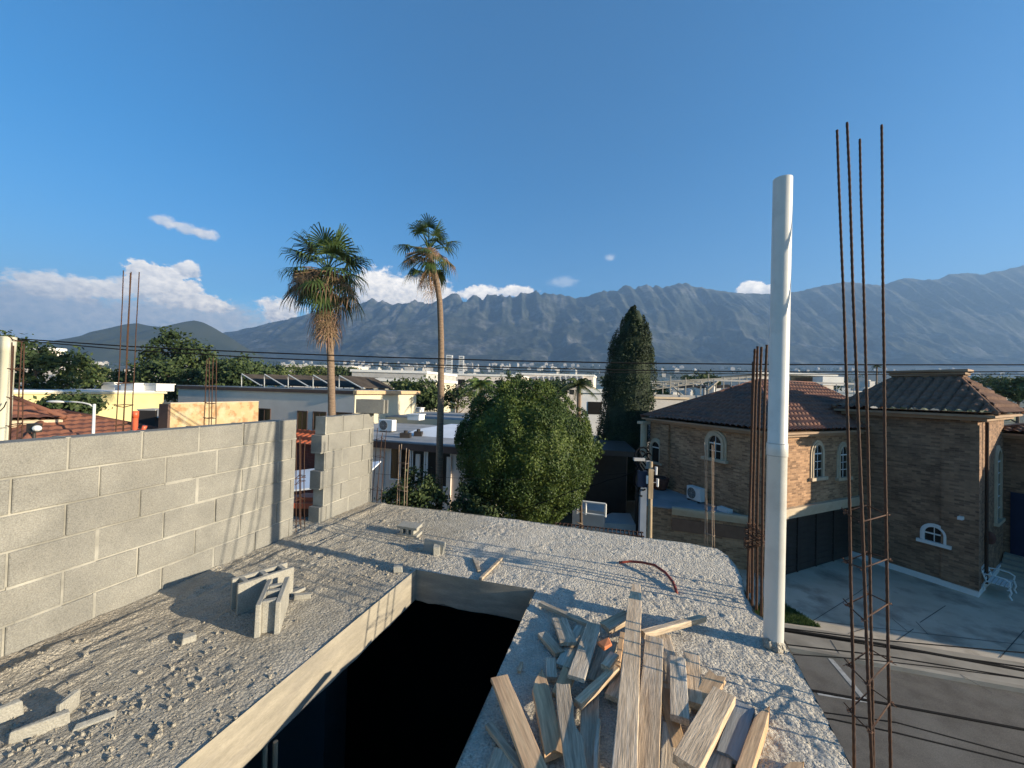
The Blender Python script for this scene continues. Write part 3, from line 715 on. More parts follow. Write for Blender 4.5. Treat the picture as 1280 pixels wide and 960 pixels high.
# ---- the brick house across the street: wing with garage, tower, entrance wing and low annex
TI, TC = G(1060.5, 697), G(1221, 750)
tb = (TI - TC).normalized(); ta = Vector((-tb.y, tb.x, 0)) * -1                        # tb along left face away from us, ta to the right along the lit side
if ta.x < 0: ta = -ta
def build_mansion():
    root = thing('brick_house', (13, 18, 0), 'large brown brick house with dark tiled hip roofs, arched windows and a square tower', 'house')
    C, I = v2(TC), v2(TI); aw, b = v2(ta), v2(tb); a = Vector((.846, .533)); ta_ = Vector((a.x, a.y, 0)); DP = 5.4
    # tower
    rect = [C, C + a * DP, I + a * DP, I]
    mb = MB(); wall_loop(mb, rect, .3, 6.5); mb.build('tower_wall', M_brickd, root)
    mb = MB()                                                               # corner pilaster
    mb.prism([tuple(C - a * .05 - b * .05), tuple(C + a * .42 - b * .05), tuple(C + a * .42 - b * .002), tuple(C - a * .002 - b * .002 + b * .9), tuple(C - a * .05 + b * .9)], .31, 6.2)
    mb.build('corner_pilaster', M_brickd, root)
    q = C + a * 2.3 + b * 1.75
    ax_ = [q - a * .40 - b * 1.0, q + a * .40 - b * 1.0, q + a * .40 + b * 1.0, q - a * .40 + b * 1.0]
    hip_roof('tower_roof', M_tile2, root, [tuple(p) for p in rect], 6.58, [(p.x, p.y, 7.92) for p in ax_], .5, M_corn, amp=.13, pitch=.30, course=.36, cn='tower_cornice')
    mb = MB(); mb.prism([tuple(q - a * .42 - b * 1.1), tuple(q + a * .42 - b * 1.1), tuple(q + a * .42 + b * 1.1), tuple(q - a * .42 + b * 1.1)], 7.6, 8.22)
    ch = mb.build('chimney', M_brickd, root)
    mb = MB(); mb.prism([tuple(q - a * .56 - b * 1.24), tuple(q + a * .56 - b * 1.24), tuple(q + a * .56 + b * 1.24), tuple(q - a * .56 + b * 1.24)], 8.223, 8.33); mb.prism([tuple(q - a * .48 - b * 1.16), tuple(q + a * .48 - b * 1.16), tuple(q + a * .48 + b * 1.16), tuple(q - a * .48 + b * 1.16)], 8.1, 8.22)
    mb.build('chimney_cap', M_corn, ch)
    mb = MB(); o_ = .05                                                     # white base course
    mb.prism([tuple(C - a * o_ - b * o_), tuple(C + a * DP - b * o_), tuple(C + a * DP), tuple(C), tuple(I), tuple(I - a * o_)], .1, .34); mb.build('base_course', M_trimw, root)
    nl, nr = Vector((tb.y, -tb.x, 0)), Vector((a.y, -a.x, 0)); nl = nl if nl.x < 0 else -nl
    p = V(1168, 677, TC, tb); arch_window(root, p, -tb, nl, .52, .55, .13, tm=M_trimw, vb=2, hb=1)
    p = V(1246.5, 650, TC, ta_); arch_window(root, p, ta_, nr, .95, 2.85, .22, hb=5, vb=2)
    mb = MB(); p = V(1228.5, 560, TC, ta_) + nr * .1; mb.tube([(p.x, p.y, 6.3), (p.x, p.y, .4)], .05, 8); mb.build('downpipe', M_rust, root)
    p = V(1190, 672 - 6, TC, tb); p = V(1203, 647, TC, tb); mb = MB(); mb.box(p + nl * .14, (.12, .22, .11), ax=-tb); mb.tube([p, p + nl * .08], .025, 6); mb.build('security_camera', M_trimw, root)
    p = V(1231, 671, TC, ta_) + nr * .12; mb = MB(); mb.ball(p, (.16, .16, .24), 10); mb.box(p + nr * -.08, (.1, .12, .2), ax=ta_); mb.build('wall_lantern', M_clay, root)
    # entrance wing on the right
    E0 = C + a * DP; e = Vector((.447, -.894)); rw = [E0, E0 + e * 11.8, E0 + e * 11.8 + a * 9, E0 + a * 9]
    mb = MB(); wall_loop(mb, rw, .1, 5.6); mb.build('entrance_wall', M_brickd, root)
    m0 = E0 + e * 4.5 + a * 4.5; m1 = E0 + e * 7.3 + a * 4.5
    hip_roof('entrance_roof', M_tile2, root, [tuple(p) for p in rw], 5.75, [(m0.x, m0.y, 7.0), (m1.x, m1.y, 7.0), (m1.x, m1.y, 7.0), (m0.x, m0.y, 7.0)], .5, M_corn, amp=.085, pitch=.28, course=.36, cn='entrance_cornice')
    dt = Vector((e.x, e.y, 0)); pc = Vector((E0.x, E0.y, 0)) + dt * .95
    mb = MB(); mb.box(pc + nl * .03 + Vector((0, 0, 1.9)), (1.5, .06, 2.7), ax=dt)
    for sx in (-.36, .36): mb.box(pc + dt * sx + nl * .07 + Vector((0, 0, 1.9)), (.55, .03, 2.3), ax=dt)
    dr_ = mb.build('door', M_blue, root)
    mb = MB(); mb.tube([pc + nl * .09 + dt * .05 + Vector((0, 0, 1.3)), pc + nl * .13 + dt * .05 + Vector((0, 0, 1.7))], .02, 6); mb.build('handle', M_alu, dr_)
    mb = MB()
    for k in range(4):
        w_ = 1.35 - .3 * k; mb.prism([tuple(E0 + e * .05), tuple(E0 + e * 3.2), tuple(E0 + e * 3.2 - a * w_), tuple(E0 + e * .05 - a * w_)], .13 + .13 * k + .003, .13 + .13 * (k + 1))
    mb.build('entrance_steps', M_walk, root)
    # wing with the garage
    a = aw
    N_, Lc = v2(V(972, 541, TI, ta)), None
    zE = 5.72
    nE = G(976, 541.5, zE); lE = G(801, 521.5, zE)
    la = v2(lE - nE).normalized(); N0 = v2(nE) + la * .38 + a * .38; L0 = v2(lE) - la * .38 + a * .38
    Wd = 9.0
    rectw = [N0, N0 + a * Wd, L0 + a * Wd, L0]
    J = v2(TI) - N0; 
    gz = 2.45
    mb = MB()
    P = rectw
    def wf(p, q, z0, z1): mb.face([(p.x, p.y, z0), (q.x, q.y, z0), (q.x, q.y, z1), (p.x, p.y, z1)])
    wf(P[0], P[1], gz, zE - .2); wf(P[3], P[0], 0, zE - .2); wf(P[1], P[2], 0, zE - .2); wf(P[2], P[3], 0, zE - .2)
    wf(P[0], P[0] + a * .5, 0, gz)
    mb.build('wing_wall', M_brick, root)
    half = (L0 - N0).length / 2 + .4
    r0 = (N0 + L0) / 2 + a * 4.0 - a * .0; r1 = r0 + a * 5
    zr = 7.78
    hip_roof('wing_roof', M_tile1, root, [tuple(p) for p in rectw], zE, [(r0.x, r0.y, zr), (r1.x, r1.y, zr), (r1.x, r1.y, zr), (r0.x, r0.y, zr)], .38, M_corn, amp=.10, pitch=.27, course=.38, cn='wing_cornice', ch=.2)
    na = Vector((a.y, -a.x, 0)); ta3 = Vector((a.x, a.y, 0)); N3 = Vector((N0.x, N0.y, 0))
    na = -Vector((b.x, b.y, 0))
    for u in (1021, 1053):
        p = V(u, 596, N3, ta3); arch_window(root, p, ta3, na, .56, 1.28, .2, vb=2, hb=3, pointed=.25)
    # lintel moulding over the garage
    mb = MB(); d = (v2(TI) - N0).length
    for z, pr, hh in ((gz + .32, .16, .12), (gz + .17, .1, .14), (gz + .02, .05, .12)):
        mb.box(N3 + ta3 * (d / 2) + na * pr / 2 + Vector((0, 0, z)), (d, pr, hh), ax=ta3)
    mb.build('garage_lintel', M_trim, root)
    mb = MB(); g0, g1 = N3 + ta3 * .5 - na * .25, N3 + ta3 * (d + .2) - na * .25
    mb.face([g0, g1, g1 + Vector((0, 0, gz + .1)), g0 + Vector((0, 0, gz + .1))])
    for i in range(5): 
        f = g0.lerp(g1, (i + .02) / 4.3); mb.box(f + na * .03 + Vector((0, 0, gz / 2)), (.07, .05, gz), ax=ta3)
    for i in range(10): mb.box((g0 + g1) / 2 + na * .015 + Vector((0, 0, .15 + i * .24)), ((g1 - g0).length, .02, .03), ax=ta3)
    mb.build('garage_door', M_dark, root)
    # shaded side: arched window, pilaster and a recessed arch at the far end
    tl = Vector((la.x, la.y, 0)); nlw = Vector((-la.y, la.x, 0)); nlw = nlw if nlw.x < 0 else -nlw
    p = V(894.5, 573, N3, tl); arch_window(root, p, -tl, nlw, .68, 1.0, .24, vb=2, hb=2, proud=.09, pointed=0)
    mb = MB(); p = V(832, 570, N3, tl); p.z = 0; mb.box(p + nlw * .06 + Vector((0, 0, 3.9)), (.62, .12, 3.1), ax=tl); mb.build('wall_pilaster', M_brick, root)
    p = V(820, 577, N3, tl); arch_window(root, p, -tl, nlw, .6, 1.05, .2, vb=1, hb=1, proud=.08)
    mb = MB(); q = Vector((L0.x, L0.y, 0)) + nlw * .35 + tl * .1; mb.tube([q + Vector((0, 0, 1.0)), q + Vector((0, 0, zE - .2))], .17, 12); mb.box(q + Vector((0, 0, zE - .28)), (.5, .5, .14), ax=tl); mb.build('column', M_trim, root)
    # low annex with its flat deck in front of the shaded side
    zd = 2.2
    f0, f1 = G(806.5, 631, zd), G(940, 647.5, zd)
    k0 = V(818, 606, N3, tl); k1 = V(940, 640, N3, tl)
    poly = [v2(f0), v2(f1), v2(k1), v2(k0), v2(G(806.5, 606, zd))]
    mb = MB(); mb.prism([tuple(p) for p in poly], 0, zd - .05); mb.build('annex_wall', M_brick, root)
    mb = MB(); mb.prism([tuple(p) for p in poly], zd - .047, zd); mb.build('annex_deck', M_deck, root)
    fd_ = (f1 - f0).normalized(); fn = Vector((fd_.y, -fd_.x, 0)); c0 = G(840, 636, zd); c0 = f0 + fd_ * (c0 - f0).dot(fd_)
    mb = MB(); Lc_ = (f1 - c0).length; cc = (c0 + f1) / 2
    for z, pr, hh in ((zd + .03, .22, .1), (zd - .08, .15, .12), (zd - .2, .08, .1)): mb.box(Vector((cc.x, cc.y, z)) + fn * (pr / 2), (Lc_, pr, hh), ax=fd_)
    mb.build('annex_cornice', M_trim, root)
    mb = MB(); mb.box(Vector((cc.x, cc.y, 1.55)) + fn * .03, (Lc_, .06, .5), ax=fd_); mb.build('annex_band', mat('brown_band', (.16, .085, .055), (.2, .11, .07), 4, .9), root)
    # small raised wall behind the roof
    mb = MB(); p0, p1 = D(806, 500, 24.5), D(836, 500, 24.5); mb.prism([(p0.x, p0.y), (p1.x + 1.5, p1.y + .6), (p1.x + 1.3, p1.y + 1.2), (p0.x, p0.y + .8)], 4, 6.72); mb.build('raised_wall', M_grey, root)
    mb = MB(); mb.prism([(p0.x - .1, p0.y - .1), (p1.x + 1.5, p1.y + .45), (p1.x + 1.4, p1.y + 1.3), (p0.x - .1, p0.y + .9)], 6.725, 6.86); mb.build('wall_coping', M_trim, root)
    return dict(N3=N3, tl=tl, nlw=nlw, zd=zd)
MAN = build_mansion()

# ---- flat dark-fascia house beyond our roof
def slab_house(name, label, cat, poly, z0, z1, wallm, topm, fascia=None, fh=.3, over=.3, roofname='roof', group=None, par=None):
    c = sum((v2(p) for p in poly), Vector((0, 0))) / len(poly)
    root = thing(name, (c.x, c.y, z0), label, cat, group)
    pp = [tuple(v2(p)) for p in poly]
    mb = MB(); mb.prism(pp, z0, z1 - fh); mb.build('wall', wallm, root)
    def off(o):
        n = len(pp); out = []
        for i in range(n):
            p = v2(pp[i]); a = (v2(pp[i - 1]) - p).normalized(); b = (v2(pp[(i + 1) % n]) - p).normalized(); out.append(tuple(p - (a + b) * o))
        return out
    mb = MB(); mb.prism(off(over), z1 - fh + .003, z1 - .06); mb.build('fascia', fascia or wallm, root)
    mb = MB(); mb.prism(off(over - .04), z1 - .057, z1); mb.build(roofname, topm, root)
    return root
def build_fascia_house():
    z = 4.5; a, b = G(452, 547, z), G(562, 555.5, z); d = (b - a).normalized(); n = Vector((-d.y, d.x, 0)); b = b + d * 2.2; a = a - d * 4
    h = slab_house('flat_house', 'white single storey house with a dark brown fascia behind the palm trunk', 'house', [a, b, b + n * 7.5, a + n * 7.5], 0, z, M_wallw, M_deck, M_brownt, .36, .35)
    nn = -n
    for u, w, hh, v in ((500, 1.1, 1.6, 600), (515, 1.3, 1.8, 604), (548, 1.2, 1.9, 608)):
        p = V(u, v, a, d); rect_window(h, (p.x, p.y, p.z), d, nn, w, hh, M_trimw, 2, pane=M_glass)
    mb = MB()
    for u in (478, 523, 562): p = V(u, 590, a, d); mb.box(Vector((p.x, p.y, 2.0)) + nn * .05, (.22, .1, 3.9), ax=d)
    mb.build('pilaster', M_wallw, h)
    mb = MB(); q = (a + b) / 2 + n * 4 + d * 2.5; mb.hexa([(q + d * -3 - n * 2).to_tuple(), (q + d * 4 - n * 2).to_tuple(), (q + d * 4 + n * 3).to_tuple(), (q - d * 3 + n * 3).to_tuple()], [Vector(p) + Vector((0, 0, .0)) for p in (q - d * 2.5 - n * 1.5, q + d * 3.5 - n * 1.5, q + d * 3.5 + n * 2.5, q - d * 2.5 + n * 2.5)])
    for k in range(len(mb.v)): mb.v[k] = (mb.v[k][0], mb.v[k][1], z + .003 + (.28 if k >= 4 else 0))
    mb.build('raised_roof', M_deckw, h)
    return a, b, d, n, z
FH = build_fascia_house()
slab_house('flat_house', 'low pale house with a grey flat roof and small skylights beyond the fascia house', 'house', [(-9.8, 30.5), (-2.4, 28.6), (-1.0, 36), (-8.0, 38)], 0, 4.75, M_wallc, M_deck, M_wallc, .5, .05)
def roof_box(u, v, y, w, h, d, label, nm='roof_skylight', m_=None):
    p = D(u, v, y); mb = MB(); mb.box(Vector((p.x, p.y, p.z + h / 2)), (w, d, h), ax=(.96, -.28, 0)); mb.box(Vector((p.x, p.y, p.z + h + .03)), (w * 1.15, d * 1.15, .06), ax=(.96, -.28, 0))
    return tag(mb.build(nm, m_ or M_white), label, 'skylight')

# ---- white two-storey house with the solar frames
def build_white_house():
    z = 6.75
    cn = D(443, 490, 27); a = Vector((-.959, .283, 0)); b = Vector((.283, .959, 0)); cn.z = 0
    poly = [cn, cn + b * 8.2, cn + b * 8.2 + a * 17, cn + a * 17]
    h = slab_house('white_house', 'long white two storey house with brown roof trim and a sunlit cream end', 'house', poly, 0, z, M_wallw, M_deck, M_brownt, .3, .12)
    mb = MB(); q = [cn + b * .02 - a * .02, cn + b * 8.22 - a * .02]   # end face: cream panel set proud of the wall
    mb.box(cn - a * .03 + b * 4.1 + Vector((0, 0, (z - .34) / 2)), (8.2, .05, z - .34), ax=b); mb.box(cn - a * .08 + b * 7.6 + Vector((0, 0, (z - .5) / 2)), (.5, .1, z - .5), ax=b)
    mb.build('end_wall', M_wallc, h)
    mb = MB(); mb.box(cn - a * .2 + b * 4.1 + Vector((0, 0, z - .15)), (8.6, .3, .26), ax=b); mb.build('end_trim', mat('tan_trim', (.45, .3, .17), (.5, .34, .2), 2), h)
    nn = -b
    for u, v0, v1, w in ((330, 531, 511, 1.15), (377.5, 537, 514, .85), (399, 537, 515, 1.1), (430, 537, 516, 1.3)):
        p0 = V(u, v0, cn, a); p1 = V(u, v1, cn, a); rect_window(h, p0, -a, nn, w, p1.z - p0.z, M_brownt, 2, pane=M_glass)
    root = thing('solar_frame', (cn + a * 6 + b * 3).to_tuple()[:2] + (z,), 'row of tilted dark solar panels on white frames above the long white house', 'solar panels')
    for i, s in enumerate((.6, 3.0, 5.4, 7.8, 10.2)):
        o = cn + a * s + b * 1.6 + Vector((0, 0, z)); w = 2.2
        mb = MB(); p0, p1 = o + Vector((0, 0, .15)), o + a * 2.0 + Vector((0, 0, 1.0)); q = b * 4
        nrm_ = Vector((0, 0, .06)); mb.hexa([p0, p0 + q, p1 + q, p1], [p0 + nrm_, p0 + q + nrm_, p1 + q + nrm_, p1 + nrm_]); pn = mb.build('solar_panel', M_solar, root)
        mb = MB()
        mb.tube([p0 - b * .05 - a * .2, p0 + (p1 - p0) * .01 - b * .05, p1 - b * .05 + Vector((0, 0, .03)), p1 - b * .05 - Vector((0, 0, .3)), o + a * 2.0 - b * .05, o + a * 2.0 + b * 4.05, p1 + b * 4.05, p0 + b * 4.05], .05, 6)
        mb.build('frame', M_alu, pn)
build_white_house()

# ---- stone veneer parapet, yellow house, tiled roofs on the left
def build_left():
    p0 = D(213, 505, 14); d = Vector((.282, .959, 0)); n = Vector((.959, -.282, 0)); z1 = p0.z
    root = thing('stone_wall', (p0.x, p0.y, 0), 'tan mottled stone clad parapet just beyond the long block wall', 'wall')
    mb = MB(); c = p0 + d * 1.75; c.z = z1 / 2; mb.box(c - n * .2, (3.5, .4, z1), ax=d); mb.build('stone_cladding', M_stone, root)
    mb = MB(); mb.box(Vector((c.x, c.y, z1 + .022)) - n * .2, (3.5, .42, .04), ax=d); mb.build('coping', M_trim, root)
    mb = MB(); mb.box(Vector((c.x, c.y, z1 / 2)) - n * .2 - d * 1.8, (.08, .46, z1 - .01), ax=d); mb.build('end_strip', M_brownt, root)
    # yellow house
    a = D(92, 488, 22); b = D(205, 489, 26.5); dd = (b - a); dd.z = 0; dd.normalize(); nn = Vector((-dd.y, dd.x, 0)); z = (a.z + b.z) / 2; a.z = b.z = 0
    a2 = a - dd * 4
    h = slab_house('yellow_house', 'flat roofed bright yellow house among the trees', 'house', [a2, b, b + nn * 6, a2 + nn * 6], 0, z, M_yellow, M_trimw, M_wallc, .18, .12)
    for u, w in ((113, .7), (150, 1.7), (172, 1.1)):
        p = D(u, 484, 25); mb = MB(); mb.box(Vector((p.x, p.y + 1.5, z + .22)), (w, 1.2, .45), ax=dd); mb.box(Vector((p.x, p.y + 1.5, z + .475)), (w + .12, 1.3, .05), ax=dd); mb.build('roof_unit', M_trimw, h)
    # pale low wall between the tiled roofs
    p0, p1 = D(55, 519, 24), D(112, 517, 22); mb = MB(); dd = (p1 - p0); zz = p0.z; dd.z = 0; Lh = dd.length; dd.normalize(); c = (p0 + p1) / 2
    mb.box((c.x, c.y, zz / 2), (Lh, .25, zz), ax=dd); mb.box((c.x, c.y, zz + .04), (Lh + .1, .4, .07), ax=dd)
    tag(mb.build('garden_wall', M_white), 'low white wall between two terracotta tiled roofs', 'wall')
    # terracotta roofs
    def tiled(name, label, rect, z, zr, k0, k1):
        c = sum((v2(p) for p in rect), Vector((0, 0))) / 4; r = thing(name, (c.x, c.y, 0), label, 'house')
        mb = MB(); wall_loop(mb, [v2(p) for p in rect], 0, z); mb.build('wall', M_wallc, r)
        P = [v2(p) for p in rect]; m0 = (P[0] + P[3]) / 2; m1 = (P[1] + P[2]) / 2; r0, r1 = m0.lerp(m1, k0), m0.lerp(m1, k1)
        hip_roof('roof', M_tile3, r, [tuple(p) for p in P], z, [(r0.x, r0.y, zr), (r1.x, r1.y, zr), (r1.x, r1.y, zr), (r0.x, r0.y, zr)], .35, M_trim, amp=.045, pitch=.3, course=.4)
    e0, e1 = D(58, 524, 13), D(-60, 530, 11.5); d = (e1 - e0); d.z = 0; d.normalize(); n = Vector((d.y, -d.x, 0))
    n = n if n.y > 0 else -n
    tiled('tiled_house', 'small terracotta roofed house at the edge behind the white pole', [e1, e0, e0 + n * 3, e1 + n * 3], e0.z, e0.z + .75, .45, .55)
    e0, e1 = D(45, 551, 13.5), D(182, 531, 15.5); z = 5.05
    e0, e1 = G(35, 556, z), G(186, 541, z); d = (e1 - e0); d.z = 0; d.normalize(); n = Vector((-d.y, d.x, 0)); n = n if n.y > 0 else -n
    tiled('tiled_house', 'wide terracotta hip roofed house behind the street lamp', [e0, e1, e1 + n * 5, e0 + n * 5], z, z + .72, .62, .72)
build_left()
def build_red_annex():
    # little red brick wall with tile coping seen through the gap
    p0, p1 = D(358, 540, 9), D(398, 540, 8.6); d = p1 - p0; z1 = p0.z; d.z = 0; Lh = d.length; d.normalize(); n = Vector((-d.y, d.x, 0)); c = (p0 + p1) / 2
    r = thing('red_wall', (c.x, c.y, 0), 'dark red brick wall topped with orange tiles, seen through the gap in the block walls', 'wall')
    mb = MB(); mb.box((c.x, c.y, (z1 - .2) / 2), (Lh + .8, .3, z1 - .2), ax=d); mb.build('brickwork', M_brickl, r)
    mb = MB(); a = p0 - d * .4 - n * .3; b = p1 + d * .4 - n * .3; a.z = b.z = z1 - .22; t0, t1 = a + n * .35, b + n * .35; t0.z = t1.z = z1 + .02
    tile_face(mb, a, b, t0, t1, .16, .2, .03); mb.build('tile_coping', mat('orange_tile', (.5, .13, .05), (.42, .1, .045), 6, .8), r)
    # grey lean-to roof sheet below it
    p = D(385, 600, 7); mb = MB(); mb.hexa([p + Vector((-.9, 0, -.3)), p + Vector((.9, 0, -.05)), p + Vector((.9, 1.2, .12)), p + Vector((-.9, 1.2, -.13))], [p + Vector((-.9, 0, -.27)), p + Vector((.9, 0, -.02)), p + Vector((.9, 1.2, .15)), p + Vector((-.9, 1.2, -.1))])
    mb.box((p.x - .8, p.y + .6, (p.z - .35) / 2), (.1, .1, p.z - .35)); mb.box((p.x + .8, p.y + .6, (p.z - .2) / 2), (.1, .1, p.z - .2))
    tag(mb.build('metal_canopy', M_deckw), 'pale metal canopy below the red wall, seen through the gap', 'canopy')
    # reddish-brown slatted crate with an orange lid
    p = D(377, 645, 4.75); r = thing('slatted_crate', (p.x, p.y, S - .5), 'brown slatted crate with an orange top behind the gap between the block walls', 'crate')
    mb = MB()
    for i in range(7): mb.box((p.x - .2 + i * .066, p.y - .15, S - .18), (.058, .02, .56)); mb.box((p.x - .2 + i * .066, p.y + .15, S - .18), (.058, .02, .56))
    for sx in (-.232, .232): mb.box((p.x + sx, p.y, S - .18), (.02, .28, .56))
    mb.build('slats', mat('red_brown_wood', (.16, .055, .03), (.11, .04, .025), 8, .8), r)
    mb = MB(); mb.box((p.x, p.y, S + .135), (.52, .36, .06)); mb.box((p.x + .08, p.y, S + .19), (.22, .2, .045)); mb.build('lid', M_orange, r)
    mb = MB(); mb.box((p.x, p.y, (S - .475) / 2), (1.0, .6, S - .475)); tag(mb.build('masonry_pier', M_grey), 'grey masonry pier carrying the slatted crate behind the gap', 'pier')
build_red_annex()

# ---- dark carport yard between the round tree and the annex
def build_carport():
    a, b = G(722, 640, 1.6), G(800, 655, 1.6)
    r = thing('carport', (4.5, 17.5, 0), 'dark flat roofed carport with a pale railing between the round tree and the brick annex', 'carport')
    P = [(2.2, 19.5), (6.0, 18.4), (6.6, 22.5), (2.8, 23.5)]
    mb = MB(); mb.prism(P, 4.0, 4.25); mb.build('roof', M_dark, r)
    for x, y in P: mb = MB(); mb.tube([(x, y, 0), (x, y, 4.0)], .08, 8); mb.build('post', M_dark, r)
    mb = MB(); mb.prism([(2.3, 23.1), (6.6, 22.1), (6.7, 22.3), (2.4, 23.3)], 0, 4.0); mb.build('rear_wall', M_dark, r)
    mb = MB(); p, q = D(722, 626, 15.5), D(757, 630, 15.2); mb.tube([p, q], .045, 6); mb.tube([p.lerp(q, .3), p.lerp(q, .3) - Vector((0, 0, .5))], .04, 6); mb.tube([q, q - Vector((0, 0, .5))], .04, 6); mb.tube([p, p - Vector((0, 0, .5))], .04, 6); mb.tube([p - Vector((0, 0, .45)), q - Vector((0, 0, .45))], .035, 6); mb.build('railing', M_trimw, r)
    pg, q = G(716, 634, 1.9), G(756, 640, 1.9); mb = MB(); mb.prism([(pg.x, pg.y), (q.x, q.y), (q.x + .3, q.y + 1.2), (pg.x + .2, pg.y + 1.3)], 0, 1.9); tag(mb.build('low_wall', M_grey), 'low grey wall top in the dark yard right of the round tree', 'wall')
    pg, q = G(733, 652, 1.0), G(765, 641, 1.0); mb = MB(); mb.prism([(pg.x, pg.y), (pg.x + 2.2, pg.y - .3), (q.x + .9, q.y), (q.x, q.y)], 0, 1.0); tag(mb.build('concrete_plinth', M_grey), 'grey concrete plinth in the dark yard beside the blue post', 'plinth')
build_carport()

# ---- house and racks behind the brick house, right-hand white block
def build_behind():
    r = thing('roof_rack', (10, 33, 0), 'untidy row of pale metal roof frames behind the brown hip roof', 'roof frame')
    P = [D(818, 490, 34), D(935, 490, 34)]
    mb = MB(); mb.prism([(P[0].x - 1, 34.5), (P[1].x + 12, 34.5), (P[1].x + 12, 40), (P[0].x - 1, 40)], 0, 7.0); tag(mb.build('rear_house', M_grey), 'grey flat roofed house half hidden behind the brown hip roof', 'house')
    rg = random.Random(8); mb = MB()
    for i in range(13):
        u = 828 + i * 9.5; p = D(u, 500, 35.5); h = rg.uniform(.9, 1.7) + i * .05; mb.tube([(p.x, p.y, 7.0), (p.x, p.y, 7.0 + h)], .05, 6)
    for k in range(5):
        p, q = D(815, 487 - k * 2.3, 35.3 + k * .5), D(905 + k * 12, 475 - k * 1.2, 35.3 + k * .5); mb.tube([p, q], .05, 6)
    mb.tube([D(842, 484, 35), D(858, 499, 35)], .07, 6); mb.tube([D(883, 488, 35), D(897, 476, 35)], .14, 6)
    mb.build('frame', mat('weathered_rack', (.30, .265, .215), (.40, .36, .30), 4, .8), r)
    mb = MB()
    for k in range(3): p = D(860 + k * 22, 482, 36.5); mb.hexa([p + Vector((-.9, -.6, -.3)), p + Vector((.9, -.6, -.1)), p + Vector((.9, .9, .1)), p + Vector((-.9, .9, -.1))], [p + Vector((-.9, -.6, -.25)), p + Vector((.9, -.6, -.05)), p + Vector((.9, .9, .15)), p + Vector((-.9, .9, -.05))])
    mb.build('solar_panel', M_solar, r)
    for u, v in ((861, 494), (888, 489)):
        p = D(u, v, 36); mb = MB(); mb.tube([(p.x, p.y, 7.003), (p.x, p.y, p.z + .4)], .4, 12); mb.ball((p.x, p.y, p.z + .4), (.4, .4, .16), 12); tag(mb.build('water_tank', M_white), 'round white water tank among the roof frames, ' + ('the nearer the tall dark conifer' if u < 870 else 'the nearer the roof apex'), 'water tank')
    p, q = D(897, 470, 33), D(1075, 483, 33); mb = MB(); mb.box(((p.x + q.x) / 2, 33.6, 8.35), (q.x - p.x, .12, .14)); 
    for i in range(9): x = p.x + (q.x - p.x) * i / 8; mb.tube([(x, 33.6, 6.9), (x, 33.6, 8.28)], .035, 6)
    tag(mb.build('roof_railing', M_grey), 'thin pale railing along the roof behind the brick house ridge', 'railing')
    y = 62; a, b = D(975, 474, y), D(1042, 474, y)
    h = slab_house('office_block', 'small white flat roofed block with a dark window band behind the plastic pipe', 'building', [(a.x - 4, y), (b.x, y), (b.x, y + 10), (a.x - 4, y + 10)], 0, D(1000, 466.5, y).z, M_wallw, M_white, M_white, .35, .4)
    mb = MB(); p, q = D(988, 473, y), D(1027, 473, y); mb.box(((p.x + q.x) / 2, y - .03, p.z), (q.x - p.x, .05, .8)); mb.build('window', M_glass, h)
    mb = MB(); p = D(1035, 474, y - 2); mb.box((p.x, p.y, p.z - .3), (3.2, 2, 1.3)); mb.build('roof_unit', M_white, h)
build_behind()

# ---- middle-distance white blocks
def block(u0, u1, v, y, label, wm, dep=12, floors=2, nwin=6, sc=1.0):
    a, b = D(u0, v, y), D(u1, v + .4, y); z = (a.z + b.z) / 2; g = terrain1((a.x + b.x) / 2, y) - .5
    h = slab_house('apartment_block', label, 'building', [(a.x, y), (b.x, y), (b.x + dep * .28, y + dep), (a.x + dep * .28, y + dep)], g, z, wm, M_white, M_white, .5, .25)
    W = b.x - a.x
    for f in range(floors):
        for i in range(nwin):
            x = a.x + W * (i + .5) / nwin; zz = z - 2.3 - f * 3.1; w = W / nwin * .55
            mb = MB(); mb.box((x, y - .02, zz), (w, .06, 1.5)); o = mb.build('window', M_glass, h)
    return h, a, b, z
hb = block(440, 533, 462.5, 78, 'grey white flat roofed block with dark stair slots left of the thin palm', M_grey, 14, 2, 5)
hb2 = block(440, 545, 473, 66, 'low cream roofed block in front of the grey white block', M_wallc, 8, 1, 7)
h3 = block(522, 648, 467, 105, 'long low white building with wide windows behind the thin palm', M_wallw, 12, 2, 8)
h4 = block(646, 742, 467, 118, 'long white building with ribbed sunshades left of the tall dark conifer', M_wallw, 12, 2, 9)
mb = MB()
for i in range(9): p = D(675 + i * 7, 474, 116); mb.hexa([p + Vector((-.1, 0, -2)), p + Vector((.1, 0, -2)), p + Vector((.1, 1.9, -2)), p + Vector((-.1, 1.9, -2))], [p + Vector((-.9, -.3, 1)), p + Vector((-.7, -.3, 1)), p + Vector((-.7, 1.9, 1)), p + Vector((-.9, 1.9, 1))])
mb.build('sunshade', M_trimw, h4[0])
h5 = block(728, 760, 486, 47, 'narrow white house end behind the small palm and the tall dark conifer', M_white, 8, 1, 1)
h6 = block(600, 640, 492, 70, 'white roofed house just above the round tree', M_wallc, 8, 1, 3)
h7 = block(355, 440, 456, 230, 'distant white apartment row above the solar panels', M_wallw, 15, 2, 12)
h8 = block(-30, 62, 433, 60, 'long white building with a flat parapet above the trees at the edge of the view', M_wallw, 1.5, 2, 8)
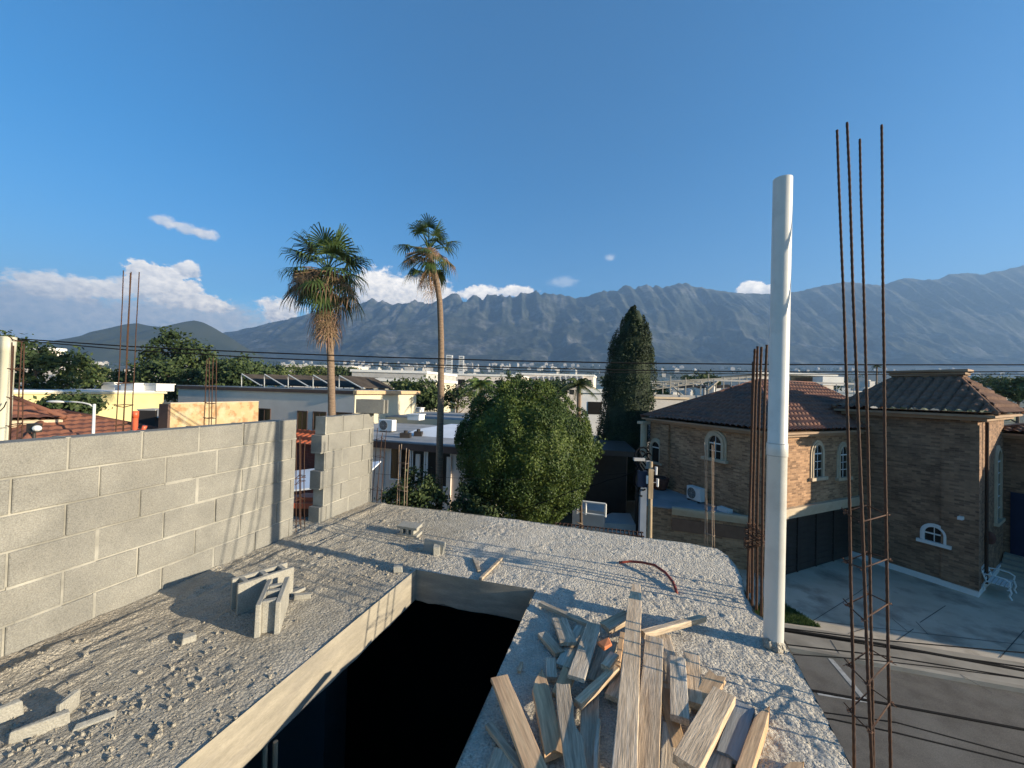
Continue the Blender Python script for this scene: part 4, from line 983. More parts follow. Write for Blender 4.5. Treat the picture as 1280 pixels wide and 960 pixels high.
# terraced white stair house among the left trees
p = D(92, 478, 55); r = thing('terraced_house', (p.x, p.y, 0), 'stepped white terraced house showing through the left trees', 'house')
for k in range(4):
    q = D(94 - k * 2.5, 487 - k * 9, 55 + k * 2); mb = MB(); mb.box((q.x, q.y, q.z / 2), (3.2 + k * .5, 3, q.z)); mb.build('terrace', M_wallw, r)
for (u, w, lab) in ((700, 3.2, 'slender white tower block far off between palm and conifer'),):
    pass
for u, v, w, lab in ((562, 444, 14, 'left one of two slim pale towers far off beside the thin palm'), (577, 445, 11, 'right one of two slim pale towers far off beside the thin palm')):
    y = 900; p = D(u, v, y); g = terrain1(p.x, y); r = thing('tower_block', (p.x, y, g), lab, 'tower')
    mb = MB(); mb.box((p.x, y, (g + p.z) / 2 - 3), (w, w, p.z - g + 6)); mb.build('wall', M_white, r)
    mb = MB()
    for k in range(8): mb.box((p.x, y - w / 2 - .05, p.z - 4 - k * 4.2), (w * .7, .2, 1.6))
    mb.build('window_band', M_glass, r)

# ---- far city: small houses spread over the plain and up the foothills
def build_city():
    rg = random.Random(12); protos = []
    for k in range(5):
        w, d, h = rg.uniform(9, 16), rg.uniform(8, 12), rg.uniform(5.5, 9)
        mb = MB(); mb.box((0, 0, h / 2 - 2), (w, d, h + 4)); mb.box((w * .18, d * .1, h + 1.2), (w * .42, d * .5, 2.4)); mb.box((0, 0, h + .15), (w + .5, d + .5, .3))
        o = mb.build('far_house', M_cityw, uv=False, origin=(0, 0, 0)); protos.append((o, mb))
    n = 0
    spots = []
    while n < 290:
        q = rg.random()
        if q < .5: u, yy = rg.uniform(-20, 1300), 300 * (2600 / 300) ** rg.random()
        elif q < .8: u, yy = rg.gauss(600, 130), rg.uniform(1100, 2600)
        else: u, yy = rg.choice([(640, 1), (505, 1), (820, 1), (1050, 1), (1230, 1), (400, 1)])[0] + rg.gauss(0, 40), rg.uniform(2000, 2700)
        x = (u - 640) / F * yy
        spots.append((x, yy, terrain1(x, yy))); n += 1
    for i, (x, y, z) in enumerate(spots):
        o = protos[i % 5][0] if i < 5 else protos[i % 5][0].copy()
        if i >= 5: COL.objects.link(o)
        s = .85 + .75 * min(1, y / 1500); s *= rg.uniform(.8, 1.4)
        o.location = (x, y, z); o.rotation_euler = (0, 0, rg.uniform(-.6, .6)); o.scale = (s, s, s * rg.uniform(.7, 1.1))
        tag(o, 'tiny pale house in the far city below the mountains', 'house', 'far houses below the mountains')
build_city()
def build_low_blocks():
    rg = random.Random(5); protos = []
    for k in range(4):
        w, dd, h = rg.uniform(16, 30), rg.uniform(10, 16), rg.uniform(6, 10); mb = MB()
        mb.box((0, 0, h / 2 - 3), (w, dd, h + 6)); mb.box((0, 0, h + .25), (w + .6, dd + .6, .5)); mb.box((w * rg.uniform(-.3, .3), 0, h + 1.6), (w * .25, dd * .5, 2.4))
        for f in range(2): mb.box((0, -dd / 2 - .03, h - 2 - 3 * f), (w * .9, .1, .12))
        protos.append(mb.build('pale_block', M_cityw, uv=False, origin=(0, 0, 0)))
    for i in range(84):
        u = rg.uniform(330, 1000) if i % 4 else rg.uniform(20, 1270); y = 190 * (900 / 190) ** rg.random(); x = (u - 640) / F * y
        o = protos[i] if i < 4 else protos[i % 4].copy()
        if i >= 4: COL.objects.link(o)
        o.location = (x, y, terrain1(x, y) + 1.0); o.rotation_euler = (0, 0, rg.uniform(-.35, .35)); s = rg.uniform(.6, 1.0); o.scale = (s, s, s)
        tag(o, 'long pale flat roofed block in the city band below the mountains', 'building', 'pale blocks in the city band')
build_low_blocks()
# ================================================================== trees and plants
def leaves(mb, P, size, rng, out=None, aspect=.55, bias=.5):
    """one small quad per point; P (n,3); out = outward directions (n,3)"""
    n = len(P); a = rng.normal(size=(n, 3)); 
    if out is not None: a = a * (1 - bias) + out * bias * 1.6
    a /= np.linalg.norm(a, axis=1)[:, None]                             # leaf normal
    t = rng.normal(size=(n, 3)); t -= a * (t * a).sum(1)[:, None]; t /= np.linalg.norm(t, axis=1)[:, None]
    b = np.cross(a, t); s = size * rng.uniform(.6, 1.35, n)[:, None]
    q = np.stack([P - t * s, P + b * s * aspect, P + t * s, P - b * s * aspect], 1).reshape(-1, 3)
    k = len(mb.v); mb.v += q.tolist(); mb.f += [(k + 4 * i, k + 4 * i + 1, k + 4 * i + 2, k + 4 * i + 3) for i in range(n)]
def limbs(mb, base, top, r, rng, n=7, spread=1.2, h0=.35):
    base, top = Vector(base), Vector(top); pts = [base.lerp(top, i / 6) + Vector((rng.normal() * r * .25, rng.normal() * r * .25, 0)) * (i > 0) for i in range(7)]
    mb.tube(pts, [r * (1.25 if i == 0 else 1) * (1 - .1 * i) for i in range(7)], 9)
    for i in range(n):
        f = h0 + (1 - h0) * (i + .5) / n; o = base.lerp(top, f); an = rng.uniform(0, 6.28); l = spread * rng.uniform(.6, 1.1)
        e = o + Vector((math.cos(an) * l, math.sin(an) * l, l * rng.uniform(.4, .9))); m_ = o.lerp(e, .5) + Vector((0, 0, -.1 * l))
        mb.tube([o, m_, e], [r * .45, r * .3, r * .1], 6)
def clump_tree(name, label, base, blobs, trunk_r, m_, leaf, nleaf, seed, group=None, clump=.35, cat='tree', shell=.75, aspect=.55, ncl=60, limb=True, core=False):
    """blobs: (centre, radii) ellipsoids; leaves gather in clumps near their surface"""
    rng = np.random.default_rng(seed); base = Vector(base); r = thing(name, base, label, cat, group)
    mb = MB(); vol = np.array([b[1][0] * b[1][1] + b[1][0] * b[1][2] for b in blobs]); vol = vol / vol.sum()
    for (c, rad), w in zip(blobs, vol):
        k = max(4, int(ncl * w)); d = rng.normal(size=(k, 3)); d /= np.linalg.norm(d, axis=1)[:, None]
        f = rng.uniform(shell, 1.0, k) ** .6; C = np.array(c) + d * np.array(rad) * f[:, None]
        per = max(4, int(nleaf * w / k)); cs = clump * rng.uniform(.6, 1.3, k)
        P = np.repeat(C, per, 0) + rng.normal(size=(k * per, 3)) * np.repeat(cs, per)[:, None] * np.array([.5, .5, .42])
        leaves(mb, P, leaf, rng, np.repeat(d, per, 0), aspect)
        if core: mb.ball(c, tuple(x * core for x in rad), 16, .06, seed)
    mb.build('crown', m_, r, uv=False)
    mb = MB(); c0 = Vector(blobs[0][0])
    if limb: limbs(mb, base, (c0.x, c0.y, c0.z + blobs[0][1][2] * .3), trunk_r, rng, 7, blobs[0][1][0] * .7)
    else: mb.tube([base, base.lerp(c0, .5), c0], [trunk_r * 1.2, trunk_r, trunk_r * .6], 8)
    mb.build('trunk', M_bark, r, smooth=True, uv=False)
    return r

def round_tree():
    y = 14.0; c = D(655, 563, y); Rr = 2.52; rng = np.random.default_rng(3)
    r = thing('round_tree', (c.x, y, 0), 'big dense rounded green tree clipped into a ball beyond the slab edge', 'tree')
    mb = MB()
    NL = 150; gi = np.arange(NL) + .5; ph = np.arccos(1 - 2 * gi / NL); th = np.pi * (1 + 5 ** .5) * gi
    ld = np.stack([np.cos(th) * np.sin(ph), np.sin(th) * np.sin(ph), np.cos(ph)], 1) + rng.normal(size=(NL, 3)) * .10; ld /= np.linalg.norm(ld, axis=1)[:, None]
    lr = Rr * rng.uniform(.13, .23, NL); sq = np.where(ld[:, 2] < 0, 1.05, .99)
    lc = ld * (Rr * rng.uniform(.99, 1.04, NL) - lr)[:, None]; lc[:, 2] *= sq
    per = 520; q = rng.normal(size=(NL * per, 3)); q += np.repeat(ld, per, 0) * 1.1; q /= np.linalg.norm(q, axis=1)[:, None]
    el = np.array([.92, .92, 1.25]); P = np.array(c) + np.repeat(lc, per, 0) + q * el * np.repeat(lr, per)[:, None] * rng.uniform(.72, 1.06, NL * per)[:, None]
    leaves(mb, P, .036, rng, q, .6)
    d2 = rng.normal(size=(14000, 3)); d2 /= np.linalg.norm(d2, axis=1)[:, None]
    leaves(mb, np.array(c) + d2 * Rr * .86, .055, rng, d2, .6, .6)
    mb.ball(c, (Rr * .80,) * 3, 32, .02, 4)
    mb.build('crown', M_leaf, r, uv=False)
    mb = MB(); mb.tube([(c.x, y, 0), (c.x + .05, y, 1.2), (c.x, y, 2.8), (c.x, y, c.z)], [.26, .2, .19, .14], 10); mb.build('trunk', M_bark, r, smooth=True)
round_tree()
def cypress():
    y = 25.0; tip = D(793.5, 379, y); rng = np.random.default_rng(8)
    prof = [(379, 793.5, 0.6), (386, 793.5, 5), (395, 793.5, 11), (410, 792, 18), (430, 790, 25.5), (455, 788, 30), (480, 787, 31), (510, 785, 32), (540, 781, 34), (570, 778, 36), (600, 776, 38), (640, 775, 40), (700, 774, 38), (760, 774, 30)]
    zs, xs, rs = [], [], []
    for v, u, w in prof:
        p = D(u, v, y); zs.append(p.z); xs.append(p.x); rs.append(w / F * y * 1.0)
    zs, xs, rs = np.array(zs)[::-1], np.array(xs)[::-1], np.array(rs)[::-1]
    r = thing('cypress_tree', (xs[0], y, 0), 'tall dark pointed conifer left of the brown hip roof', 'tree')
    NL = 330; q = rng.uniform(0, 1, NL) ** .85; z = .6 + (tip.z - 1.0) * q; z[:6] = tip.z - np.array([.3, .45, .6, .75, .9, 1.1])
    R_ = np.interp(z, zs, rs); cx = np.interp(z, zs, xs); an = rng.uniform(0, 2 * math.pi, NL)
    lr = np.clip(R_ * rng.uniform(.18, .34, NL), .10, .5); rr = np.maximum(R_ * rng.uniform(.92, 1.08, NL) - lr, 0); rr[:6] = 0; cx[:6] = tip.x
    ld = np.stack([np.cos(an), np.sin(an), .55 + 0 * an], 1); ld /= np.linalg.norm(ld, axis=1)[:, None]
    lc = np.stack([cx + np.cos(an) * rr, y + np.sin(an) * rr, z], 1); per = 150
    v = rng.normal(size=(NL * per, 3)) + np.repeat(ld, per, 0) * .9; v /= np.linalg.norm(v, axis=1)[:, None]
    P = np.repeat(lc, per, 0) + v * np.array([1, 1, 1.9]) * np.repeat(lr, per)[:, None] * rng.uniform(.7, 1.1, NL * per)[:, None]
    P[:, 2] = np.minimum(P[:, 2], tip.z - rng.exponential(.18, NL * per) * (P[:, 2] > tip.z - .6))
    mb = MB(); leaves(mb, P, .055, rng, v, .5)
    rows = []
    for zz in np.linspace(.6, tip.z - .5, 24):
        rr = float(np.interp(zz, zs, rs)) * .80; x0 = float(np.interp(zz, zs, xs)); rows.append([(x0 + rr * math.cos(t), y + rr * math.sin(t), zz) for t in np.linspace(0, 2 * math.pi, 17)])
    mb.grid(rows); mb.build('crown', M_cyp, r, uv=False)
    mb = MB(); mb.tube([(xs[0], y, 0), (xs[0], y, 2), (tip.x, y, tip.z - 1)], [.3, .25, .05], 9); mb.build('trunk', M_bark, r, smooth=True)
cypress()

def frond(mb, o, dirv, pet, blade, rng, nl=20, droop=.3, fold=.5, w=.035):
    """fan leaf: stalk along dirv, then leaflets fanned in its plane with hanging tips"""
    o, d = Vector(o), Vector(dirv).normalized(); side = d.cross(Vector((0, 0, 1)))
    side = side.normalized() if side.length > .05 else Vector((1, 0, 0)); nrm = side.cross(d).normalized()
    e = o + d * pet - Vector((0, 0, droop * pet * .25)); mb.tube([o, o.lerp(e, .5) + nrm * pet * .05, e], [.03, .022, .014], 5)
    d2 = (d - Vector((0, 0, droop))).normalized(); nrm = side.cross(d2).normalized()
    for i in range(nl):
        a = (i / (nl - 1) - .5) * 2 * 1.75; q = (d2 * math.cos(a) + side * math.sin(a) * .95 - nrm * (fold * abs(math.sin(a)) * .35)).normalized()
        L_ = blade * (1 - .22 * (abs(a) / 1.75) ** 2) * rng.uniform(.85, 1.1); wv = nrm.cross(q).normalized()
        dr = (droop * .6 + .25) * rng.uniform(.7, 1.5)
        p0 = e; p1 = e + q * L_ * .5; p2 = p1 + (q - Vector((0, 0, dr * .8))).normalized() * L_ * .3; p3 = p2 + (q * .5 - Vector((0, 0, dr * 2.0 + .15))).normalized() * L_ * .28
        k = len(mb.v); W = w * blade
        mb.v += [tuple(p0 - wv * W * .25), tuple(p0 + wv * W * .25), tuple(p1 - wv * W), tuple(p1 + wv * W), tuple(p2 - wv * W * .6), tuple(p2 + wv * W * .6), tuple(p3)]
        mb.f += [(k, k + 1, k + 3, k + 2), (k + 2, k + 3, k + 5, k + 4), (k + 4, k + 5, k + 6)]
def fan_palm(name, label, trunk_px, y, crown_c, ngreen, ndead, pet, blade, seed, group=None, skirt=0, deadside=(), r0=.17, r1=.13, hmin=-.35, ground=0.0):
    rng = random.Random(seed); pts = [D(u, v, y) for u, v in trunk_px]; b = pts[-1].copy(); b.z = ground
    r = thing(name, b, label, 'palm tree', group)
    path = [b] + pts[::-1]; n = 26; P = []; seg = [0]
    for i in range(1, len(path)): seg.append(seg[-1] + (path[i] - path[i - 1]).length)
    for k in range(n + 1):
        s = seg[-1] * k / n; i = max(j for j in range(len(seg) - 1) if seg[j] <= s + 1e-9); P.append(path[i].lerp(path[i + 1], (s - seg[i]) / max(1e-6, seg[i + 1] - seg[i])))
    mb = MB(); mb.tube(P, [(r0 + (r1 - r0) * k / n) * (1.25 if k == 0 else 1) * (1 + .04 * (k % 2)) for k in range(n + 1)], 12); mb.build('trunk', M_trunk, r, smooth=True, uv=False)
    c = D(crown_c[0], crown_c[1], y); mb = MB()
    for i in range(ngreen):
        an = i * 2.399 + rng.uniform(-.3, .3); f = i / max(1, ngreen - 1); el = 1.25 - f * (1.25 - hmin) + rng.uniform(-.12, .12)
        frond(mb, c + Vector((0, 0, .25 - .3 * f)), (math.cos(an) * math.cos(el), math.sin(an) * math.cos(el), math.sin(el)), pet * rng.uniform(.8, 1.15), blade * rng.uniform(.85, 1.1), rng, 20, .12 + .5 * f, .5, .034)
    mb.build('crown', M_palm if name == 'fan_palm' else M_palmy, r, uv=False)
    if ndead:
        mb = MB()
        for i in range(ndead):
            an = rng.choice(deadside) + rng.uniform(-.6, .6) if deadside and i < ndead * .45 else rng.uniform(0, 6.28)
            sd_w = bool(deadside) and i < ndead * .45
            el = rng.uniform(-.1, .6) if sd_w else rng.uniform(-1.35, -.75)
            dn = -.15 if sd_w else rng.uniform(.2, .2 + skirt)
            frond(mb, c + Vector((0, 0, -dn)), (math.cos(an) * math.cos(el), math.sin(an) * math.cos(el), math.sin(el)), pet * (rng.uniform(.9, 1.45) if sd_w else rng.uniform(.6, .95)), blade * rng.uniform(.6, .9), rng, 11, 2.6 if sd_w else .9, 1.2, .015)
        mb.build('dead_fronds', M_palmd, r, uv=False)
    return r
fan_palm('fan_palm', 'thick crowned fan palm with a long skirt of dead tan fronds', [(410, 335), (411, 400), (413, 440), (415, 520), (416, 600)], 16.7, (410, 344), 33, 96, 1.05, 1.16, 5, skirt=1.4, deadside=(3.75, 3.5, 3.95, 5.7), hmin=-.75)
fan_palm('fan_palm', 'slender taller fan palm with a bent thin trunk and sparse crown', [(537, 318), (541, 333), (546, 350), (550, 380), (551.5, 430), (551, 500), (549.5, 560), (548.5, 636)], 15.2, (536, 318), 26, 40, .78, .68, 9, skirt=.5, deadside=(3.6, 4.6, 5.6), r0=.15, r1=.10, hmin=-.75)
def feather_palm(label, u, v, y, px, seed, yellow=False, deadn=0, h=None):
    rng = random.Random(seed); c = D(u, v, y); r = thing('small_palm', (c.x, y, 0), label, 'palm tree'); R_ = px / F * y; mb = MB()
    for i in range(20):
        an = i * 2.399; el = 1.2 - 1.3 * (i / 19); d = Vector((math.cos(an) * math.cos(el), math.sin(an) * math.cos(el), math.sin(el))); L_ = R_ * rng.uniform(.9, 1.2)
        pts = [c + d * L_ * t - Vector((0, 0, .55 * L_ * t * t)) for t in (0, .2, .4, .6, .8, 1)]; mb.tube(pts, [.04, .035, .03, .02, .015, .008], 4)
        for k in range(26):
            t = .12 + .86 * k / 25; j = min(4, int(t * 5)); p = pts[j].lerp(pts[j + 1], t * 5 - j); tg = (pts[j + 1] - pts[j]).normalized(); sd2 = tg.cross(Vector((0, 0, 1))).normalized()
            for s in (-1, 1):
                l = R_ * .3 * (1 - .6 * abs(t - .4)); e = p + (sd2 * s + tg * .6).normalized() * l - Vector((0, 0, l * .45)); wv = tg * R_ * .018; mb.face([p - wv, p + wv, e])
    mb.build('crown', M_palmy if yellow else M_mleaf, r, uv=False)
    mb = MB(); mb.tube([(c.x, y, 0), c], [.22, .15], 9); mb.build('trunk', M_trunk, r, uv=False)
    if deadn:
        mb = MB()
        for i in range(deadn):
            an = rng.uniform(0, 6.28); p = c + Vector((0, 0, -.3)); e = p + Vector((math.cos(an) * R_ * .35, math.sin(an) * R_ * .35, -R_ * rng.uniform(.5, .95))); mb.tube([p, e], .02, 4)
            for k in range(14): q = p.lerp(e, .2 + .8 * k / 14); mb.face([q, q + Vector((rng.uniform(-.25, .25), rng.uniform(-.25, .25), -.5)), q + Vector((.06, 0, -.05))])
        mb.build('dead_fronds', M_palmd, r, uv=False)
feather_palm('bright yellow green palm with brown hanging fronds above the round tree', 601, 483, 33, 26, 2, True, 16)
feather_palm('small dark feather palm between the round tree and the tall conifer', 724, 482, 30, 26, 3)
feather_palm('tiny far palm standing above the solar panels', 398, 460, 140, 7, 4)
p = D(1096, 456, 110); feather_palm('tiny far palm seen between the tall rusty bars', 1096, 458, 90, 6, 5)

# dark shrub against the fascia house, hedge trees behind, left-hand trees
def T(name, label, u, v, y, blobs_px, seed, m_=None, leaf=.12, nleaf=3000, clump=.6, ncl=60, tr=.2, group=None, **k):
    B = []
    for (bu, bv, rx, rz) in blobs_px:
        c = D(bu, bv, y); s = y / F; B.append(((c.x, c.y, c.z), (rx * s, rx * s * .9, rz * s)))
    b = D(u, v, y); g = terrain1(b.x, y)
    return clump_tree(name, label, (b.x, y, g), B, tr, m_ or M_dleaf, leaf, nleaf, seed, group, clump, ncl=ncl, **k)
T('shrub', 'dark leafy shrub in front of the fascia house wall behind the thin cages', 515, 640, 12.5, [(520, 612, 26, 24), (503, 625, 22, 16), (540, 622, 18, 16)], 21, leaf=.06, nleaf=4200, clump=.22, ncl=110, tr=.06, cat='shrub')
T('leafy_tree', 'broad feathery dark green tree behind the white pole at the left edge', 45, 520, 24, [(45, 468, 56, 36), (8, 450, 40, 32), (28, 442, 20, 14), (78, 492, 30, 20), (25, 500, 50, 22), (70, 462, 24, 20)], 22, leaf=.13, nleaf=9000, clump=.5, ncl=170)
T('leafy_tree', 'tall dark rounded tree behind the yellow house', 215, 520, 50, [(222, 466, 42, 36), (214, 434, 20, 18), (188, 478, 26, 24), (255, 474, 22, 24), (240, 450, 24, 20)], 23, leaf=.24, nleaf=9000, clump=.95, ncl=150)
T('leafy_tree', 'lower sparse tree left of the white house roof', 300, 520, 46, [(298, 466, 30, 18), (275, 476, 26, 20), (325, 476, 20, 12)], 24, leaf=.2, nleaf=4500, clump=.8, ncl=90)
T('leafy_tree', 'olive green tree above the yellow house roof', 112, 520, 50, [(108, 472, 22, 15), (135, 476, 22, 12), (150, 482, 24, 12)], 25, m_=M_mleaf, leaf=.22, nleaf=4000, clump=.8, ncl=70)
T('leafy_tree', 'small leafy tree in front of the yellow house wall', 85, 545, 18.5, [(90, 506, 26, 10), (112, 502, 10, 7), (70, 510, 16, 9)], 26, leaf=.1, nleaf=2600, clump=.3, ncl=70, tr=.1)
T('leafy_tree', 'dark bushy tree between the cream house end and the thin palm', 530, 530, 40, [(528, 492, 20, 18), (545, 498, 16, 12), (514, 490, 12, 14)], 27, leaf=.18, nleaf=3600, clump=.6, ncl=70)
T('leafy_tree', 'brownish bare looking tree right of the thin palm', 570, 530, 40, [(572, 496, 18, 14), (585, 490, 14, 14)], 28, m_=M_mleaf, leaf=.14, nleaf=1500, clump=.6, ncl=40)
T('leafy_tree', 'dark tree top just above the round tree', 640, 520, 48, [(640, 482, 18, 14), (625, 490, 14, 10)], 29, leaf=.18, nleaf=2000, clump=.6, ncl=50)
T('leafy_tree', 'dark tree filling the gap under the round tree by the fascia house', 575, 640, 12.2, [(580, 628, 18, 20), (600, 640, 22, 16)], 30, leaf=.06, nleaf=2600, clump=.22, ncl=80, tr=.06)
T('leafy_tree', 'bright green tree top behind the tower roof at the right edge', 1272, 520, 40, [(1272, 488, 16, 12), (1290, 486, 18, 14), (1256, 492, 8, 6)], 31, m_=M_mleaf, leaf=.2, nleaf=2200, clump=.5, ncl=50)
T('leafy_tree', 'yellowish tree between the conifer and the roof frames', 824, 520, 38, [(822, 488, 9, 9), (828, 492, 7, 7)], 32, m_=M_mleaf, leaf=.14, nleaf=900, clump=.35, ncl=30, tr=.1)
T('leafy_tree', 'low green bush right of the round tree against the conifer', 728, 640, 14.5, [(728, 585, 14, 22), (738, 560, 12, 14)], 33, m_=M_leaf, leaf=.06, nleaf=2600, clump=.2, ncl=60, tr=.08)

# tree cover of the city: one mass nobody could count
def far_cover():
    rng = np.random.default_rng(77); n = 1900; q = rng.random(n); Y = 150 * (2600 / 150) ** q; X = (rng.uniform(-60, 1340, n) - 640) / F * Y
    Z = terrain(X, Y); mb = MB(); s = np.clip(2.3 + Y / 340, 2.5, 8.5) * rng.uniform(.6, 1.5, n)
    per = 9
    C = np.stack([X, Y, Z + s * .55], 1); P = np.repeat(C, per, 0) + rng.normal(size=(n * per, 3)) * np.repeat(s, per)[:, None] * np.array([.75, .6, .3])
    S_ = np.repeat(s, per)
    a = rng.normal(size=(n * per, 3)); a[:, 1] -= .8; a[:, 2] += .6; a /= np.linalg.norm(a, axis=1)[:, None]
    t = rng.normal(size=(n * per, 3)); t -= a * (t * a).sum(1)[:, None]; t /= np.linalg.norm(t, axis=1)[:, None]; b = np.cross(a, t); w = (S_ * .55 * rng.uniform(.6, 1.2, n * per))[:, None]
    q_ = np.stack([P - t * w, P + b * w * .7, P + t * w, P - b * w * .7], 1).reshape(-1, 3); mb.v = q_.tolist(); mb.f = [(4 * i, 4 * i + 1, 4 * i + 2, 4 * i + 3) for i in range(n * per)]
    tag(mb.build('distant_treetops', M_dleaf, uv=False, origin=(0, 0, 0)), kind='stuff')
far_cover()
for i, (u, v, y, w, h) in enumerate([(330, 463, 95, 26, 7), (366, 464, 100, 24, 6), (430, 466, 90, 18, 7), (395, 465, 110, 20, 6), (300, 458, 85, 22, 9), (345, 470, 75, 18, 5), (770, 478, 70, 16, 7), (880, 474, 95, 26, 5), (1010, 480, 80, 30, 5), (1240, 478, 90, 30, 6), (690, 484, 75, 16, 7), (505, 484, 62, 14, 7)]):
    T('leafy_tree', 'small tree in the hedge-like belt across the middle distance', u, v + 20, y, [(u, v, w, h), (u + w * .6, v + 2, w * .6, h * .8)], 40 + i, m_=M_mleaf if i % 2 else M_dleaf, leaf=.3, nleaf=1500, clump=1.0, ncl=40, tr=.15, group='trees in the middle-distance belt', limb=False)

# house added out of view to throw the long shade over the road
def add_road_shade_house():
    P = [(39, -16), (54, -20), (58, -6), (43.5, -2.2)]
    c = sum((v2(p) for p in P), Vector((0, 0))) / 4; r = thing('road_shade_house', (c.x, c.y, 0), 'unseen plain cream two storey house with a tiled roof, added to shade the road', 'house')
    mb = MB(); mb.prism(P, 0, 7.6); mb.build('wall', M_wallc, r)
    hip_roof('roof', M_tile3, r, P, 7.7, [(48, -11, 9.4), (50, -11.5, 9.4), (50, -11.3, 9.4), (48, -10.8, 9.4)], .5)
add_road_shade_house()
# ================================================================== things on and around the slab
def P3(u, v, h=0): return G(u, v, S + h)
def bar_path(a, b, n=12, bow=0.0, seed=0):
    rg = random.Random(seed); a, b = Vector(a), Vector(b); s = (b - a).cross(Vector((0, 1, 0))).normalized(); o = []
    for i in range(n + 1): t = i / n; o.append(a.lerp(b, t) + s * bow * math.sin(math.pi * t) + Vector((rg.uniform(-1, 1), rg.uniform(-1, 1), 0)) * .0015)
    return o
def ribbed(mb, path, r, n=8):
    """reinforcing bar: small ribs along the length"""
    path = [Vector(p) for p in path]; L_ = sum((path[i + 1] - path[i]).length for i in range(len(path) - 1)); k = int(L_ / .022); pts = []; rs = []; acc = [0]
    for i in range(len(path) - 1): acc.append(acc[-1] + (path[i + 1] - path[i]).length)
    j = 0
    for i in range(k + 1):
        s = L_ * i / k
        while j < len(acc) - 2 and acc[j + 1] < s: j += 1
        pts.append(path[j].lerp(path[j + 1], (s - acc[j]) / max(1e-6, acc[j + 1] - acc[j]))); rs.append(r * (1.14 if i % 2 else .93))
    mb.tube(pts, rs, n)
def cage(label, bars, ties, r=.0055, rib=True, wire=True, m_=None, group=None, name='rebar_column', square=None, seed=0, bow=.0):
    """bars: list of (bottom, top); ties: heights where the four bars are bound by a stirrup"""
    base = sum((Vector(b[0]) for b in bars), Vector()) / len(bars); root = thing(name, base, label, 'rebar', group); rg = random.Random(seed)
    for i, (a, b) in enumerate(bars):
        mb = MB(); pth = bar_path(a, b, 10, bow * rg.uniform(-1, 1), i + seed)
        (ribbed if rib else (lambda q, w, e: q.tube(w, e, 7)))(mb, pth, r); mb.build('bar', m_ or M_rust, root, smooth=True, uv=False)
    order = list(range(len(bars)))
    c = sum((Vector(b[0]) for b in bars), Vector()) / len(bars)
    order.sort(key=lambda i: math.atan2(bars[i][0][1] - c.y, bars[i][0][0] - c.x))
    for z in ties:
        q = []
        for i in order:
            a, b = map(Vector, bars[i]); t = (z - a.z) / (b.z - a.z); p = a.lerp(b, t); o = (p - Vector((c.x, c.y, p.z))); o = o.normalized() * (r + .003) if o.length > 1e-4 else o; q.append(p + o + Vector((0, 0, rg.uniform(-.012, .012))))
        mb = MB(); mb.tube(q + [q[0] + Vector((.002, 0, .006)), q[0].lerp(q[1], -.28) + Vector((0, 0, .012))], .0032 if r < .008 else .004, 6)
        sr = mb.build('stirrup', m_ or M_rust, root, smooth=True, uv=False)
        if wire:
            for p in q:
                mb = MB()
                for k in range(3):
                    e = p + Vector((rg.uniform(-.02, .02), rg.uniform(-.02, .02), rg.uniform(-.018, .022))); m2 = p.lerp(e, .5) + Vector((rg.uniform(-.008, .008), 0, rg.uniform(-.008, .008))); mb.tube([p + Vector((0, 0, .006 * (k - 1))), m2, e], .0016, 5)
                mb.tube([p + Vector((math.cos(t) * (r + .003), math.sin(t) * (r + .003), .004 * math.sin(t * .5) - .004 + t * .0006)) for t in np.linspace(0, 12.5, 20)], .0016, 5)
                mb.build('tie_wire', M_wire, sr, uv=False)
    return root

# tall cage of four bars beyond the slab edge on the right
b1 = [D(1067.5, 985, 1.80), D(1091, 985, 1.70), D(1092, 985, 1.92), D(1114, 985, 1.84)]
t1 = [D(1046, 163, 2.30), D(1059, 153, 2.22), D(1074.5, 174, 2.42), D(1102, 156, 2.34)]
zt = [D(1080, v, 1.8).z for v in (657, 718, 775, 846, 898)]
bars = []
for a, b, up in zip(b1, t1, (.1, -.2, .1, -.3)):
    bars.append((a + (a - b).normalized() * .22, b))
cage('tall rusty cage of four reinforcing bars rising past the slab edge beside the road', bars, zt, .0062, bow=.03, seed=3)
# bundle beside the white pipe
q = [((934, 752), (943.5, 436)), ((940, 757), (947, 433)), ((945.5, 762), (951.5, 433.5)), ((952, 770), (958.5, 431)), ((937, 741), (941.5, 452))]
bars = []
for (u0, v0), (u1, v1) in q: a = P3(u0, v0, -.03); bars.append((a, D(u1, v1, a.y + .02)))
cage('tight bundle of dark rusty bars beside the tall white pipe', bars, [D(945, v, 2.95).z for v in (662, 672)], .0085, seed=5, bow=.012)
mb = MB(); rg = random.Random(2); c = D(944, 671, 2.95)
for k in range(16):
    a = rg.uniform(0, 6.28); z = rg.uniform(-.07, .06); mb.tube([c + Vector((math.cos(a + t) * .075, math.sin(a + t) * .06, z + .02 * math.sin(2 * t + k))) for t in np.linspace(0, 3.6, 12)], .0035, 5)
tag(mb.build('wire_coil', M_rust, uv=False), 'tangled rusty wire wrapped round the dark bar bundle', 'wire')
